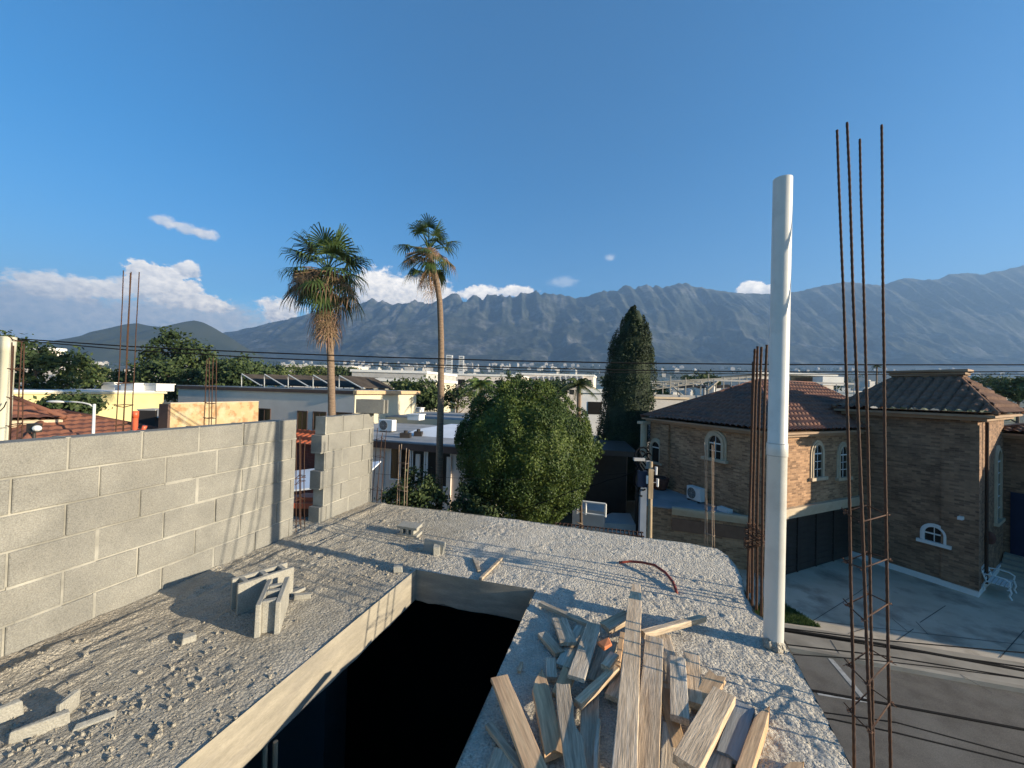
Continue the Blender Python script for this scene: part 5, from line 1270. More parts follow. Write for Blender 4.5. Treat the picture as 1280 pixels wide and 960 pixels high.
# thin cages
def small_cage(label, corners, topv, ties, r=.0045, m_=None, seed=0, lean=(0, 0), h=0):
    bars = []
    for (u, v), tv in zip(corners, topv): a = P3(u, v, -.02); b = D(u + lean[0], tv, a.y + lean[1]); bars.append((a, b))
    return cage(label, bars, [S + t for t in ties], r, rib=False, wire=False, m_=m_, seed=seed, bow=.01)
small_cage('thin rusty cage standing in the gap between the two block walls', [(370, 667), (376, 664), (381, 662), (374.5, 658)], [540, 548, 552, 545], [.1, .32, .5, .54, .56], seed=11)
small_cage('thin rusty cage close to the end of the short block wall', [(465, 629), (471, 630), (476, 631.5), (470, 626)], [535, 541, 538, 545], [.17, .6, .84], seed=12, lean=(7, 0))
small_cage('thin bent pale cage at the far slab edge left of the palm trunk', [(496, 632), (499, 633.5), (505, 634.5), (508.5, 634)], [556, 555, 560, 562], [.2, .25, .55], seed=13, lean=(3, 0), m_=mat('dusty_steel', (.30, .24, .18), (.2, .13, .09), 30, .8))
small_cage('thin pale cage at the far slab edge in front of the brick annex', [(881, 684), (884, 684.5), (890.5, 687), (893, 686)], [553, 556, 556, 552], [.12, .36, .42], seed=14, lean=(-.5, 0), m_=MATS['dusty_steel'])
def behind_wall(label, us, tops, off, ties, seed, lean=0, r=.0045):
    bars = []
    for i, (u, tv) in enumerate(zip(us, tops)):
        p = V(u, 600, A0 - wn * (off + (.09 if i % 2 else 0)), wd); a = Vector((p.x, p.y, S)); b = D(u + lean, tv, p.y); bars.append((a, b))
    return cage(label, bars, [S + t for t in ties], r, rib=False, wire=False, seed=seed, bow=.012)
behind_wall('short thin cage rising above the block wall in front of the tan stone', [256.5, 259.5, 264.5, 268.5], [449, 447, 447, 449], .30, [1.0, 1.22, 1.36, 1.5], 15, 2, r=.0038)
behind_wall('tall splayed thin cage rising above the block wall left of the orange pipe', [140.5, 150, 149, 160], [338, 340, 341, 340], .34, [1.05, 1.22, 1.35, 1.52], 16, 14, r=.0033)
behind_wall('thin dark cage next to the round white pole at the left edge', [13, 15, 25, 28], [428, 432, 428, 430], .75, [1.05, 1.22, 1.4, 1.6, 1.8], 17, 2, r=.0036)
# cage lying along the far slab edge
def lying():
    a, b = P3(690, 655, -.02), P3(806, 668, -.02); d = (b - a).normalized(); n = Vector((-d.y, d.x, 0)); root = thing('rebar_beam', a, 'dark reinforcing cage lying along the far slab edge below the round tree', 'rebar')
    off = n * .10
    for k, (o_, z) in enumerate(((.07, .0), (.2, .0), (.07, .10), (.2, .10))):
        z -= .10; mb = MB(); mb.tube([a + n * o_ + Vector((0, 0, z - .05)), b + n * o_ + Vector((0, 0, z - .05))], .009, 6); mb.build('bar', M_rust, root, uv=False)
    for i in range(22):
        p = a.lerp(b, (i + .5) / 22) - Vector((0, 0, .10)); mb = MB(); mb.tube([p + n * .06 + Vector((0, 0, -.055)), p + n * .21 + Vector((0, 0, -.055)), p + n * .21 + Vector((0, 0, .055)), p + n * .06 + Vector((0, 0, .055)), p + n * .06 + Vector((0, 0, -.055))], .006, 5); mb.build('stirrup', M_rust, root, uv=False)
    mb = MB(); mb.hexa([a + n * .0 + Vector((0, 0, -.28)), b + Vector((0, 0, -.28)), b + n * .26 + Vector((0, 0, -.28)), a + n * .26 + Vector((0, 0, -.28))], [a + Vector((0, 0, -.165)), b + Vector((0, 0, -.165)), b + n * .26 + Vector((0, 0, -.165)), a + n * .26 + Vector((0, 0, -.165))]); mb.build('ledge_board', M_polewood, root)
lying()

# ---- pipes
def pipe():
    base = P3(966.5, 806, .0); y = base.y; root = thing('plastic_pipe', base, 'tall thick white plastic pipe standing in the slab edge in front of the brick house', 'pipe')
    top = D(978.5, 224, y); ax = (top - base).normalized(); r = .0545; mb = MB(); n = 40
    jt = base.lerp(top, .405)
    k = base.lerp(top, .43)
    mb.tube([base - ax * .1, base.lerp(top, .40), base.lerp(top, .402), base.lerp(top, .428), base.lerp(top, .43), top], [r, r, r * 1.06, r * 1.06, r * .985, r * .985], n, cap=False)
    mb.tube([top, top - ax * .6], r * .93, n, cap=False)
    # rim
    kk = len(mb.v); a = ax.orthogonal().normalized(); b = ax.cross(a)
    for i in range(n):
        t = 2 * math.pi * i / n; q_ = a * math.cos(t) + b * math.sin(t); mb.v += [tuple(top + q_ * r * .985), tuple(top + q_ * r * .93)]
    for i in range(n): j = (i + 1) % n; mb.f.append((kk + 2 * i, kk + 2 * j, kk + 2 * j + 1, kk + 2 * i + 1))
    mb.build('tube', M_pvc, root, smooth=True, uv=False)
    mb = MB(); 
    for f in (.402, .428): p = base.lerp(top, f); mb.tube([p - ax * .002, p + ax * .002], r * 1.075, n); 
    mb.build('joint_ring', mat('pipe_groove', (.36, .35, .33), rough=.6), root, smooth=False, uv=False)
    mb = MB(); rg = random.Random(3)
    for i in range(14):
        t = rg.uniform(0, 6.28); d = rg.uniform(.03, .06); mb.ball(base + Vector((math.cos(t) * d, math.sin(t) * d, rg.uniform(-.01, .03))), (rg.uniform(.015, .032), rg.uniform(.015, .032), rg.uniform(.012, .035)), 10, .2, i)
    mb.build('mortar_collar', M_slab, root, uv=False)
pipe()
p = V(8, 550, A0 - wn * 2.3, wd); p = Vector((p.x - .1, p.y, 0)); top = D(10.5, 421, p.y); bt = D(1.5, 552, p.y)
mb = MB(); k = (top - bt).normalized(); g_ = bt - k * ((bt.z - .0) / k.z)
mb.tube([g_, bt, top - k * .14, top - k * .135, top], [.062, .055, .05, .053, .053], 24); tag(mb.build('white_pole', M_pvc2, smooth=True, uv=False), 'round off-white pole behind the block wall at the left edge', 'pole')
mb = MB(); mb.tube([D(0, 514, p.y - .12), D(5, 509, p.y - .1), D(8, 502, p.y - .07)], .004, 6); tag(mb.build('thin_cable', M_black, uv=False), 'short thin black cable hanging at the white pole', 'cable')
q = V(170, 540, A0 - wn * .3, wd); q.z = S; a = D(169.5, 514, q.y); root = thing('orange_pipe', q, 'short orange plastic pipe with an elbow standing behind the block wall', 'pipe')
mb = MB(); mb.tube([q, (a.x, a.y, a.z)], .017, 16); mb.tube([(a.x, a.y, a.z - .05), (a.x, a.y, a.z + .001)], .02, 16); mb.build('tube', M_orange, root, smooth=True, uv=False)
e = D(176, 537, q.y); mb = MB(); mb.tube([Vector((q.x, q.y, e.z - .02)), e + Vector((.02, 0, 0)), e + Vector((.03, 0, .03))], .015, 14); mb.build('elbow', M_orange, root, smooth=True, uv=False)

# ---- concrete blocks on the slab
def hollow_block(label, centre, axis, upv, L_=.40, W_=.15, H_=.20, parts=None, group='loose concrete blocks', cut=1.0, open_end=True, mt=None, name='concrete_block'):
    """axis along length, upv along the cores"""
    ax = Vector(axis).normalized(); uz = Vector(upv).normalized(); ay = uz.cross(ax).normalized(); ax = ay.cross(uz)
    c = Vector(centre); mb = MB(); sh = .03
    def bx(cx, cy, lx, ly, jit=.002):
        k = len(mb.v); mb.box(c + ax * cx + ay * cy, (lx, ly, H_), ax=ax, ay=ay, az=uz); rg = random.Random(int(cx * 1000 + cy * 77))
        for i in range(k, len(mb.v)): mb.v[i] = tuple(Vector(mb.v[i]) + Vector((rg.uniform(-jit, jit), rg.uniform(-jit, jit), rg.uniform(-jit, jit))))
    for s in (-1, 1): bx(0, s * (W_ / 2 - sh / 2), L_ * cut, sh)
    xs = [0, L_ / 2 - .055] + ([] if open_end else [-(L_ / 2 - .055)])
    if open_end: xs.append(-L_ / 2 + .10)
    for x in xs:
        if abs(x) < L_ * cut / 2: bx(x, 0, .034, W_ - 2 * sh - .001)
    o = mb.build(name, mt or M_loose, uv=False); tag(o, label, 'concrete block', group)
    bv = o.modifiers.new('soft', 'BEVEL'); bv.width = .004; bv.segments = 1
    return o
ctr = P3(341, 788); z = ground_z(ctr.x, ctr.y)
dA = (P3(349, 757) - P3(327, 795)); dA = (P3(352, 760) - P3(339, 797)).normalized()
cA = P3(333, 797, .0); cA = cA + dA * .18; cA.z = z + .098
hollow_block('upright hollow block with open cores, front one of the pair by the block wall', cA, -dA, (0, 0, 1), L_=.35, W_=.135)
dB = (P3(364, 745) - P3(303, 768)).normalized()
cB = P3(327, 756, 0); cB.z = ground_z(cB.x, cB.y) + .098
hollow_block('hollow block turned sideways behind the front one of the pair', cB + dA * .03, dB, (0, 0, 1), L_=.35, W_=.14, open_end=False)
# block lying across the top of the short wall
cD = V(461, 508, A0 - wn * .07, wd); k0 = A0 + wd * (sB1 - .02); zt_ = S - .026 + 6 * .203
dD = Vector((wn.x, wn.y, 0)); mb = MB(); cc = k0 - wn * .10; cc.z = zt_ + .098
c_l = D(445, 508, cc.y); cc = A0 + wd * (sB1 - .06); cc = Vector((cc.x, cc.y, zt_ + .092)) + Vector((.0, 0, 0)) - wn * .02
o = hollow_block('loose block lying crosswise on top of the short wall end', cc + Vector((.02, 0, 0)), (.985, -.1, 0), (0, 0, 1), L_=.39, W_=.145, H_=.185, open_end=False, mt=M_block)
# broken halves near the middle of the slab
def shard(label, verts2, h, m_, loc, rot, name='block_fragment', tilt=(0, 0), group='broken block pieces', jit=.006, seed=1):
    rg = random.Random(seed); mb = MB(); pts = [(x + rg.uniform(-jit, jit), y + rg.uniform(-jit, jit)) for x, y in verts2]
    mb.hexa([(x, y, 0) for x, y in pts], [(x * .97 + rg.uniform(-jit, jit), y * .97, h + rg.uniform(-jit, jit)) for x, y in pts])
    o = mb.build(name, m_, uv=False, origin=(0, 0, 0)); o.location = loc; o.rotation_euler = (tilt[0], tilt[1], rot); tag(o, label, 'fragment', group)
    bv = o.modifiers.new('soft', 'BEVEL'); bv.width = .004; bv.segments = 1; return o
def gl(u, v, dz=0): p = P3(u, v); p.z = ground_z(p.x, p.y) + dz; return p
c = gl(512, 668, .055); hollow_block('broken block with an open channel at the far middle of the slab', c, (1, -.28, 0), (1, -.28, .0) and (.28, .96, .1), L_=.24, W_=.11, H_=.12, open_end=False)
shard('slanted dark block slab leaning by the broken block channel', [(-.11, -.02), (.11, -.02), (.11, .02), (-.11, .02)], .12, M_loose, gl(541, 690, -.01), -.35, tilt=(-.25, 0), seed=5)
shard('flat block flake in front of the leaning dark piece', [(-.09, -.05), (.07, -.06), (.1, .03), (-.05, .06)], .035, M_loose, gl(533, 685, 0), .4, seed=6)
shard('small end of block upright next to the leaning dark piece', [(-.03, -.04), (.03, -.04), (.03, .04), (-.03, .04)], .09, M_loose, gl(546, 692, -.01), .2, seed=16)
shard('little cube shaped chunk near the opening corner', [(-.035, -.03), (.035, -.03), (.035, .03), (-.035, .03)], .05, M_loose, gl(498, 714, .0), .2, seed=7)
shard('long pale broken block face lying at the front left', [(-.09, -.016), (.09, -.02), (.085, .02), (-.09, .016)], .062, M_loose, gl(52, 915, -.012), .75, seed=8)
shard('second pale broken face right of the long one at the front left', [(-.075, -.018), (.075, -.016), (.07, .018), (-.075, .018)], .055, M_loose, gl(122, 899, -.03), .62, tilt=(.5, 0), seed=9)
shard('thin upright chip between the two pale broken faces', [(-.012, -.05), (.012, -.05), (.012, .05), (-.012, .05)], .09, M_loose, gl(83, 893, -.01), .3, seed=10)
shard('small pale corner piece at the left picture edge', [(-.06, -.015), (.06, -.015), (.05, .02), (-.06, .02)], .08, M_loose, gl(2, 903, -.01), .9, seed=11)
shard('short broken block bar lying right of the upright hollow block', [(-.055, -.018), (.055, -.018), (.055, .018), (-.055, .018)], .035, M_loose, gl(378, 749, -.004), .35, seed=12)
shard('rough pale lump in the middle of the left strip', [(-.03, -.03), (.035, -.02), (.03, .03), (-.035, .025)], .045, M_loose, gl(236, 803, -.006), .6, seed=13)
shard('flat shard tucked against the bar shaped piece', [(-.06, -.03), (.05, -.03), (.06, .02), (-.04, .04)], .02, M_loose, gl(372, 741, .002), 1.0, seed=14)

# loose rubble over the slab: nobody could count it
def rubble():
    rg = random.Random(31); mb = MB(); n = 0; out = [(p[0], p[1]) for p in OUT]; hole = [(p[0], p[1]) for p in HOLE]
    def ok(x, y):
        a = np.array([x]), np.array([y]); return bool(np_in(out, *a)[0]) and not bool(np_in(hole, *a)[0])
    cl = [gl(222, 812), gl(60, 905), gl(120, 900), gl(430, 700), gl(520, 690), gl(390, 690), gl(468, 716), gl(180, 905), gl(395, 720), gl(230, 860), gl(30, 840), gl(110, 930), gl(265, 880)]
    while n < 1400:
        if rg.random() < .45: c = rg.choice(cl); x, y = c.x + rg.gauss(0, .16), c.y + rg.gauss(0, .13)
        else:
            u, v = rg.uniform(-10, 1060), 630 + 330 * rg.random() ** .8; p = P3(u, v); x, y = p.x, p.y
            if u > 560 and rg.random() < .75: continue
        n += 1
        if (Vector((x, y, 0)) - A0).dot(wn) < .03 or not ok(x, y): continue
        s = .003 + .013 * rg.random() ** 4.0; k = len(mb.v); z = ground_z(x, y)
        V_ = []
        for a in range(6):
            t = a * 1.047 + rg.uniform(-.3, .3); V_.append((x + math.cos(t) * s * rg.uniform(.6, 1.2), y + math.sin(t) * s * rg.uniform(.6, 1.2), z - s * .3))
        for a in range(6): b = V_[a]; V_.append((x + (b[0] - x) * rg.uniform(.4, .9), y + (b[1] - y) * rg.uniform(.4, .9), z + s * rg.uniform(.4, 1.1)))
        mb.v += V_; mb.f.append(tuple(k + 6 + i for i in range(6)))
        for i in range(6): j = (i + 1) % 6; mb.f.append((k + i, k + j, k + 6 + j, k + 6 + i))
    tag(mb.build('rubble', M_slab, uv=False, origin=(0, 0, 0)), kind='stuff')
rubble()

# strips and conduit lying on the slab
def rod(label, pts, r, m_, name, cat, n=6):
    mb = MB(); mb.tube(pts, r, n); return tag(mb.build(name, m_, uv=False, smooth=n > 6), label, cat)
a, b = gl(600, 727, .015), gl(628, 700, .02); mb = MB(); d = (b - a).normalized(); mb.box((a + b) / 2, ((b - a).length, .022, .02), ax=d); tag(mb.build('wood_strip', M_wgrey), 'thin pale wood strip lying near the far side of the opening', 'strip')
a, b = gl(592, 699, .012), gl(599, 716, .012); mb = MB(); d = (b - a).normalized(); mb.box((a + b) / 2, ((b - a).length, .025, .02), ax=d); tag(mb.build('wood_strip', M_wgrey), 'short dark wood strip crossing the end of the pale strip', 'strip')
hp = [gl(774, 706, .02), gl(788, 706, .03), gl(803, 709, .045), gl(818, 714, .05), gl(832, 722, .045), gl(841, 731, .03), gl(844.5, 738, .015), gl(846, 741, .0)]
pts = []
for i in range(len(hp) - 1):
    for t in (0, .33, .66): pts.append(hp[i].lerp(hp[i + 1], t))
pts.append(hp[-1]); rod('curved orange red conduit lying on the slab beyond the timber pile', pts, .011, M_hose, 'conduit', 'conduit', 10)
a, b = gl(651, 832, .02), gl(654, 826, .03)

# ---- timber pile
def board(label, p0, p1, w, t, h0, h1, m_=M_wood, roll=0.0, tip0='cut', tip1='cut', wt=None, seed=0, name='timber_board', taper=1.0, bow=0.0):
    """p0, p1: photo points of the two ends; h: height of its underside above the slab at each end"""
    t *= .85
    rg = random.Random(seed + 100); tip0 = 'split' if tip0 == 'cut' and rg.random() < .35 else tip0; tip1 = 'split' if tip1 == 'cut' and rg.random() < .25 else tip1; a, b = G(p0[0], p0[1], S + h0 + t), G(p1[0], p1[1], S + h1 + t); a.z -= t / 2; b.z -= t / 2
    x = (b - a); L_ = x.length; x.normalize(); z = (Vector((0, 0, 1)) - x * x.z).normalized(); y = z.cross(x)
    if roll: y, z = y * math.cos(roll) + z * math.sin(roll), z * math.cos(roll) - y * math.sin(roll)
    n = max(6, int(L_ / .06)); mb = MB(); ch = .0025; rows = []
    for i in range(n + 1):
        f = i / n; ww = w / 2 * (taper + (1 - taper) * f); lo, hi = -ww + rg.uniform(-.0012, .0012), ww + rg.uniform(-.0012, .0012); tt = t / 2
        if wt: lo, hi = wt(f, lo, hi)
        if tip0 == 'point' and f < .22: k = f / .22; m_d = (lo * .2 + hi * .8); lo = m_d + (lo - m_d) * k; hi = m_d + (hi - m_d) * k + .0008
        if tip1 == 'point' and f > .82: k = (1 - f) / .18; lo, hi = lo * k + hi * (1 - k) * .6, hi * k + hi * (1 - k) * .62
        zz = bow * math.sin(math.pi * f) * .02; X = (f - .5) * L_
        dx = rg.uniform(-.016, .016) if (i == 0 and tip0 == 'split') or (i == n and tip1 == 'split') else 0
        rows.append([(X + dx, lo + ch, -tt + zz), (X - dx, hi - ch, -tt + zz), (X + dx, hi, -tt + ch + zz), (X - dx, hi, tt - ch + zz), (X + dx * 1.2, hi - ch, tt + zz), (X - dx * .8, (lo + hi) / 2, tt + zz), (X + dx, lo + ch, tt + zz), (X - dx, lo, tt - ch + zz), (X + dx, lo, -tt + ch + zz)])
    k = 0; m9 = len(rows[0])
    for r_ in rows: mb.v += r_
    for i in range(n):
        for j in range(m9): jj = (j + 1) % m9; mb.f.append((i * m9 + j, i * m9 + jj, (i + 1) * m9 + jj, (i + 1) * m9 + j))
    mb.f.append(tuple(reversed(range(m9)))); mb.f.append(tuple(n * m9 + j for j in range(m9)))
    o = mb.build(name, m_, uv=False, origin=(0, 0, 0)); me = o.data
    M_ = Matrix.Identity(4)
    for i in range(3): M_[i][0], M_[i][1], M_[i][2], M_[i][3] = x[i], y[i], z[i], (a[i] + b[i]) / 2
    o.matrix_world = M_; tag(o, label, 'timber', 'scrap timbers piled beside the opening'); return o
B = board
B('thin weathered stick at the far corner of the pile nearest the opening', (675, 752), (735, 778), .034, .03, .02, .03, M_wgrey, seed=1)
B('short dark board with a bright cut end near the far left of the pile', (699, 772), (711, 803), .10, .022, .02, .05, M_wgrey, seed=2)
B('short stubby block alone at the left of the pile', (678, 790), (700, 815), .066, .03, .012, .014, M_wood, seed=3)
B('long grey plank leaning from the stub towards the middle', (743, 779), (720, 846), .088, .022, .05, .10, M_wgrey, seed=4)
B('grey plank half hidden under the leaning grey plank', (728, 783), (704, 832), .09, .02, .014, .014, M_wgrey, seed=5)
B('light brown plank at the front left corner overhanging the opening', (624, 845), (686, 1000), .088, .024, .07, .06, M_wred, seed=6)
B('reddish brown plank with a split top end, second from the front left', (671, 836), (694, 940), .088, .035, .045, .02, M_wred, tip0='point', seed=7)
def rot(f, lo, hi):
    e = .012 * math.sin(f * 37) * (f > .2) * (f < .6); w_ = 0 if f < .42 else (.022 if f > .5 else .022 * (f - .42) / .08)
    return lo + .004 * math.sin(f * 50), hi - .02 + w_ + e * .5
B('pale rotten plank with a worm eaten ragged edge', (706, 855), (724, 1000), .088, .028, .075, .08, M_wgrey, tip0='split', wt=rot, seed=8)
B('splintered bright stub behind the top of the rotten plank', (712, 836), (699, 868), .075, .03, .055, .04, M_wred, tip0='split', seed=9)
B('rounded grey batten lying slantwise across the middle of the pile', (770, 832), (722, 876), .042, .04, .06, .065, M_wood, seed=10)
B('dark grey board under the slanting batten', (738, 862), (735, 1000), .085, .02, .03, .03, M_wgrey, seed=11)
B('narrow board on edge in the dark gap beside the long plank', (748, 898), (742, 1000), .02, .05, .02, .02, M_wgrey, seed=12)
B('thin stick sloping under the front left plank', (611, 903), (655, 962), .036, .025, .015, .02, M_wgrey, seed=13)
B('wide dark board lowest at the front left', (632, 938), (612, 1000), .10, .02, .01, .01, M_wgrey, seed=14)
def notch(f, lo, hi):
    if f < .07: return lo * .62, hi * .75
    if f < .14: return lo * .8, hi * .98
    return lo, hi
B('longest pale plank running the whole depth of the pile', (794.5, 730), (778, 1000), .09, .026, .12, .13, M_wood, wt=notch, seed=15)
B('second long plank close along the right of the longest one', (818, 796), (804, 1000), .10, .024, .085, .095, M_wood, seed=16)
B('dark topped batten sticking out to the right at the far end', (803, 789), (880, 769), .04, .045, .06, .03, M_wgrey, seed=17)
B('chunky bright block end at the far end left of the longest plank', (786, 766), (757, 781), .085, .045, .07, .06, M_wood, seed=18)
B('small bright edged piece on end beside the longest plank', (778, 790), (772, 830), .03, .055, .04, .05, M_wred, seed=19)
B('flat grey board in shade left of the longest plank', (762, 800), (745, 850), .095, .02, .015, .015, M_wgrey, seed=20)
B('short dark plank tucked under the longest plank', (780, 833), (765, 870), .07, .028, .03, .035, M_wood, seed=21)
B('wide pale board at the right under the dark topped batten', (826, 792), (843, 862), .11, .02, .015, .02, M_wgrey, seed=22)
B('thick grey block lying lengthwise right of the long planks', (847, 822), (850, 895), .08, .04, .06, .06, M_wgrey, seed=23)
B('board with a knot behind the thick grey block', (864, 815), (868, 878), .08, .03, .03, .035, M_wood, seed=24)
B('pinkish plank sloping below the thick grey block', (828, 851), (850, 935), .06, .02, .02, .012, M_wred, seed=25)
B('large sunlit beam with sawn face at the right of the pile', (905, 864), (857, 952), .10, .045, .07, .075, M_wood, seed=26)
B('serrated bright ended board behind the large sunlit beam', (896, 843), (874, 882), .085, .03, .04, .03, M_wred, tip0='split', seed=27)
B('blue grey board just right of the large beam', (931, 880), (910, 944), .088, .03, .02, .02, mat('blue_grey_timber', (.27, .28, .28), (.2, .2, .2), 2, .9, .4, 6, stretch=WSTR, rand=.1, bdist=.004), seed=28)  # bluer, greyer base colour than the other boards
B('sharp pointed board standing on edge at the far right', (957, 880), (928, 965), .05, .07, .0, .0, M_wred, tip0='point', seed=29)
B('brown board lowest under the large sunlit beam', (906, 922), (880, 1000), .1, .022, .012, .012, M_wood, seed=30)
B('small pale tip of a board at the bottom right edge', (998, 948), (975, 1000), .06, .025, .012, .012, M_wred, tip0='point', seed=31)
B('small square offcut standing left of the reddish plank', (688, 822), (690, 846), .055, .03, .02, .02, M_wgrey, seed=32)
B('little offcut alone between the opening and the reddish plank', (652, 827), (649, 838), .018, .02, .01, .01, M_wood, seed=33)
B('stubby chunk of wood beside the orange shard', (768, 816), (757, 832), .05, .04, .085, .08, M_wood, seed=34)
B('dark plank between the grey block and the long planks', (838, 905), (836, 1000), .07, .02, .01, .01, M_wgrey, seed=35)
shard('orange fired clay shard in the middle of the pile', [(-.035, -.02), (.03, -.025), (.04, .02), (-.03, .03)], .02, mat('fired_clay', (.62, .22, .09), (.5, .16, .07), 8, .8), P3(755, 836, .0) + Vector((0, 0, .13)), .5, name='clay_shard', group=None, tilt=(.2, -.3), seed=15)

# ---- utility pole, blue post and power lines
def utility():
    y = 10.0; t = D(813.5, 577, y); root = thing('utility_pole', (t.x, y, 0), 'thin weathered wooden utility pole in front of the brick annex', 'utility pole')
    mb = MB(); mb.tube([(t.x + .02, y, 0), (t.x + .01, y, 3), (t.x, y, t.z)], [.07, .06, .05], 10); mb.build('post', M_polewood, root, smooth=True, uv=False)
    mb = MB(); mb.box((t.x - .02, y - .07, t.z - .55), (.12, .06, .75)); mb.build('bracket', M_polewood, root)
    for k, (dx, dz) in enumerate(((.12, -.12), (.16, -.42), (-.1, -.35))):
        mb = MB(); mb.tube([(t.x + dx, y - .06, t.z + dz), (t.x + dx, y - .06, t.z + dz - .2)], [.035, .03], 8); mb.tube([(t.x, y - .03, t.z + dz - .1), (t.x + dx, y - .06, t.z + dz - .1)], .012, 6); mb.build('insulator', M_trimw, root, uv=False)
    p = D(804, 600, 10.2); b = D(801, 660, 10.2)
    mb = MB(); mb.box((p.x, 10.2, p.z / 2 - .1), (.16, .12, p.z - .2)); tag(mb.build('metal_post', M_bluemetal), 'blue grey square metal post left of the wooden utility pole', 'post')
    rg = random.Random(6); r2 = thing('cable_bundle', (p.x, 10.2, p.z), 'dark tangle of cables and fittings on top of the blue grey post', 'cables')
    for k in range(9):
        c = Vector((p.x + rg.uniform(-.1, .1), 10.2, p.z + rg.uniform(-.1, .5))); mb = MB(); mb.tube([c + Vector((math.cos(t) * rg.uniform(.1, .2), math.sin(t) * .1, .35 * math.sin(t * .7 + k))) for t in np.linspace(0, 4.5, 9)], .022, 6); mb.build('cable_loop', M_black, r2, uv=False)
    mb = MB(); mb.box((p.x - .05, 10.15, p.z + .05), (.24, .16, .4)); mb.build('junction_box', mat('dark_blue_plastic', (.03, .04, .075), (.04, .05, .09), 3, .4), r2)
    mb = MB(); mb.box((p.x - .15, 10.1, p.z + .55), (.28, .1, .07)); mb.box((p.x + .08, 10.1, p.z + .42), (.1, .08, .2)); mb.build('fitting', M_grey, r2)
utility()
def wire(label, pts, r=.016, sag=0.0, group='overhead power lines'):
    P = []
    for i in range(len(pts) - 1):
        for k in range(8):
            t = k / 8; P.append(pts[i].lerp(pts[i + 1], t) - Vector((0, 0, sag * 4 * t * (1 - t))))
    P.append(pts[-1]); mb = MB(); mb.tube(P, r, 6); return tag(mb.build('power_line', M_black, uv=False, smooth=True), label, 'cable', group)
YW = 11.5
def wl(label, l, r=.014): wire(label, [D(u, v, YW) for u, v in l], r)
wl('upper overhead power line crossing the whole view in front of the palms', [(-60, 416), (30, 424), (160, 433), (320, 440.5), (480, 446.5), (640, 451), (800, 454), (960, 455.5), (1120, 456), (1340, 456)], .018)
wl('second overhead power line just below the topmost one', [(-60, 418), (30, 426), (160, 437.5), (320, 447), (480, 454), (640, 459.5), (800, 463), (960, 464.8), (1120, 465), (1340, 464.5)], .016)
wl('thin lowest overhead line close under the second one at the right', [(420, 455), (560, 460), (700, 464.5), (840, 466.5), (980, 468), (1120, 468), (1340, 467.5)], .011)
def sw(label, l, r, y0=5.2, y1=4.6): wire(label, [D(u, v, y0 + (y1 - y0) * i / (len(l) - 1)) for i, (u, v) in enumerate(l)], r, .0, 'cables hanging over the street')
sw('topmost cable over the driveway edge', [(700, 735), (980, 785), (1100, 800), (1280, 816), (1420, 826)], .007)
sw('thick twisted cable over the pavement', [(700, 737), (980, 787), (1100, 805), (1280, 838), (1420, 862)], .016)
sw('slimmer cable just under the thick twisted one', [(700, 739), (980, 789), (1100, 808), (1280, 834), (1420, 851)], .009)
sw('single cable along the pavement edge', [(700, 766), (985, 806), (1100, 819), (1280, 848), (1420, 868)], .008)
sw('cable across the kerb by the drain', [(700, 776), (990, 818), (1080, 824), (1180, 835), (1280, 848.5), (1420, 866)], .006)
sw('dark double cable over the road', [(760, 835), (1020, 864), (1120, 882), (1280, 912), (1420, 936)], .013, 4.4, 4.0)
sw('thin cable below the dark double one', [(780, 862), (1040, 892), (1120, 903), (1280, 946), (1420, 980)], .007, 4.4, 4.0)
sw('lowest thin cable over the road near the rusty cage', [(780, 875), (1040, 899), (1120, 916), (1280, 955), (1420, 990)], .008, 4.4, 4.0)
rod_ = wire('slack dark wire from the round tree to the blue post', [D(640, 640, 12.0), D(720, 612, 11), D(760, 600, 10.6), D(797, 588, 10.2)], .012, .03, None)
wire('faint wire across the fascia house and the round tree', [D(470, 592, 11), D(560, 597, 11), D(660, 599, 11), D(800, 590, 10.2)], .005, .02, None)

# ---- street lamp, far left bits
def lamp():
    y = 12.3; b = D(117.5, 545, y); t = D(118, 505, y); root = thing('street_lamp', (b.x, y, 0), 'slim white street lamp with a curved arm over the tiled roof', 'street lamp')
    mb = MB(); mb.tube([(b.x, y, 0), t], [.05, .036], 10); mb.build('post', M_white, root, smooth=True, uv=False)
    mb = MB(); mb.tube([t - Vector((0, 0, .1)), D(112, 505.5, y), D(104, 503.5, y), D(94, 502.5, y), D(80, 502, y)], .024, 8); mb.build('arm', M_white, root, smooth=True, uv=False)
    c = D(70, 502.2, y); mb = MB(); mb.ball(c, (.3, .1, .045), 12); mb.build('lamp_head', M_white, root, smooth=True, uv=False)
lamp()
def dark_unit():
    p = D(198, 522, 17); r = thing('rooftop_unit', (p.x, p.y, p.z - .5), 'dark rooftop box with a pale top beside the tan stone wall', 'air conditioner')
    mb = MB(); mb.box((p.x - .2, p.y, p.z - .05), (.75, .7, .75)); mb.build('cabinet', M_dark, r); mb = MB(); mb.box((p.x - .2, p.y, p.z + .35), (.8, .75, .05)); mb.box((p.x + .5, p.y - .1, p.z + .2), (.5, .5, .35)); mb.build('top_cover', M_grey, r)
    mb = MB(); mb.box((p.x, p.y + .2, (p.z - .43) / 2), (2.6, 2.6, p.z - .43)); tag(mb.build('flat_roof_block', M_deck), 'low flat roof carrying the dark rooftop box', 'roof')
    p = D(43, 535, 9); r = thing('wall_bracket_lamp', (p.x, p.y, p.z), 'old dark floodlight with a pale lens above the block wall at the left', 'lamp')
    mb = MB(); mb.box(p, (.2, .14, .2)); mb.tube([p, p - Vector((0, 0, p.z))], .03, 8); mb.tube([p + Vector((-.12, 0, -.1)), p + Vector((.12, 0, -.35))], .02, 6); mb.build('body', M_dark, r); mb = MB(); mb.ball(p + Vector((.12, -.05, 0)), (.09, .07, .07), 10); mb.build('lens', M_trimw, r)
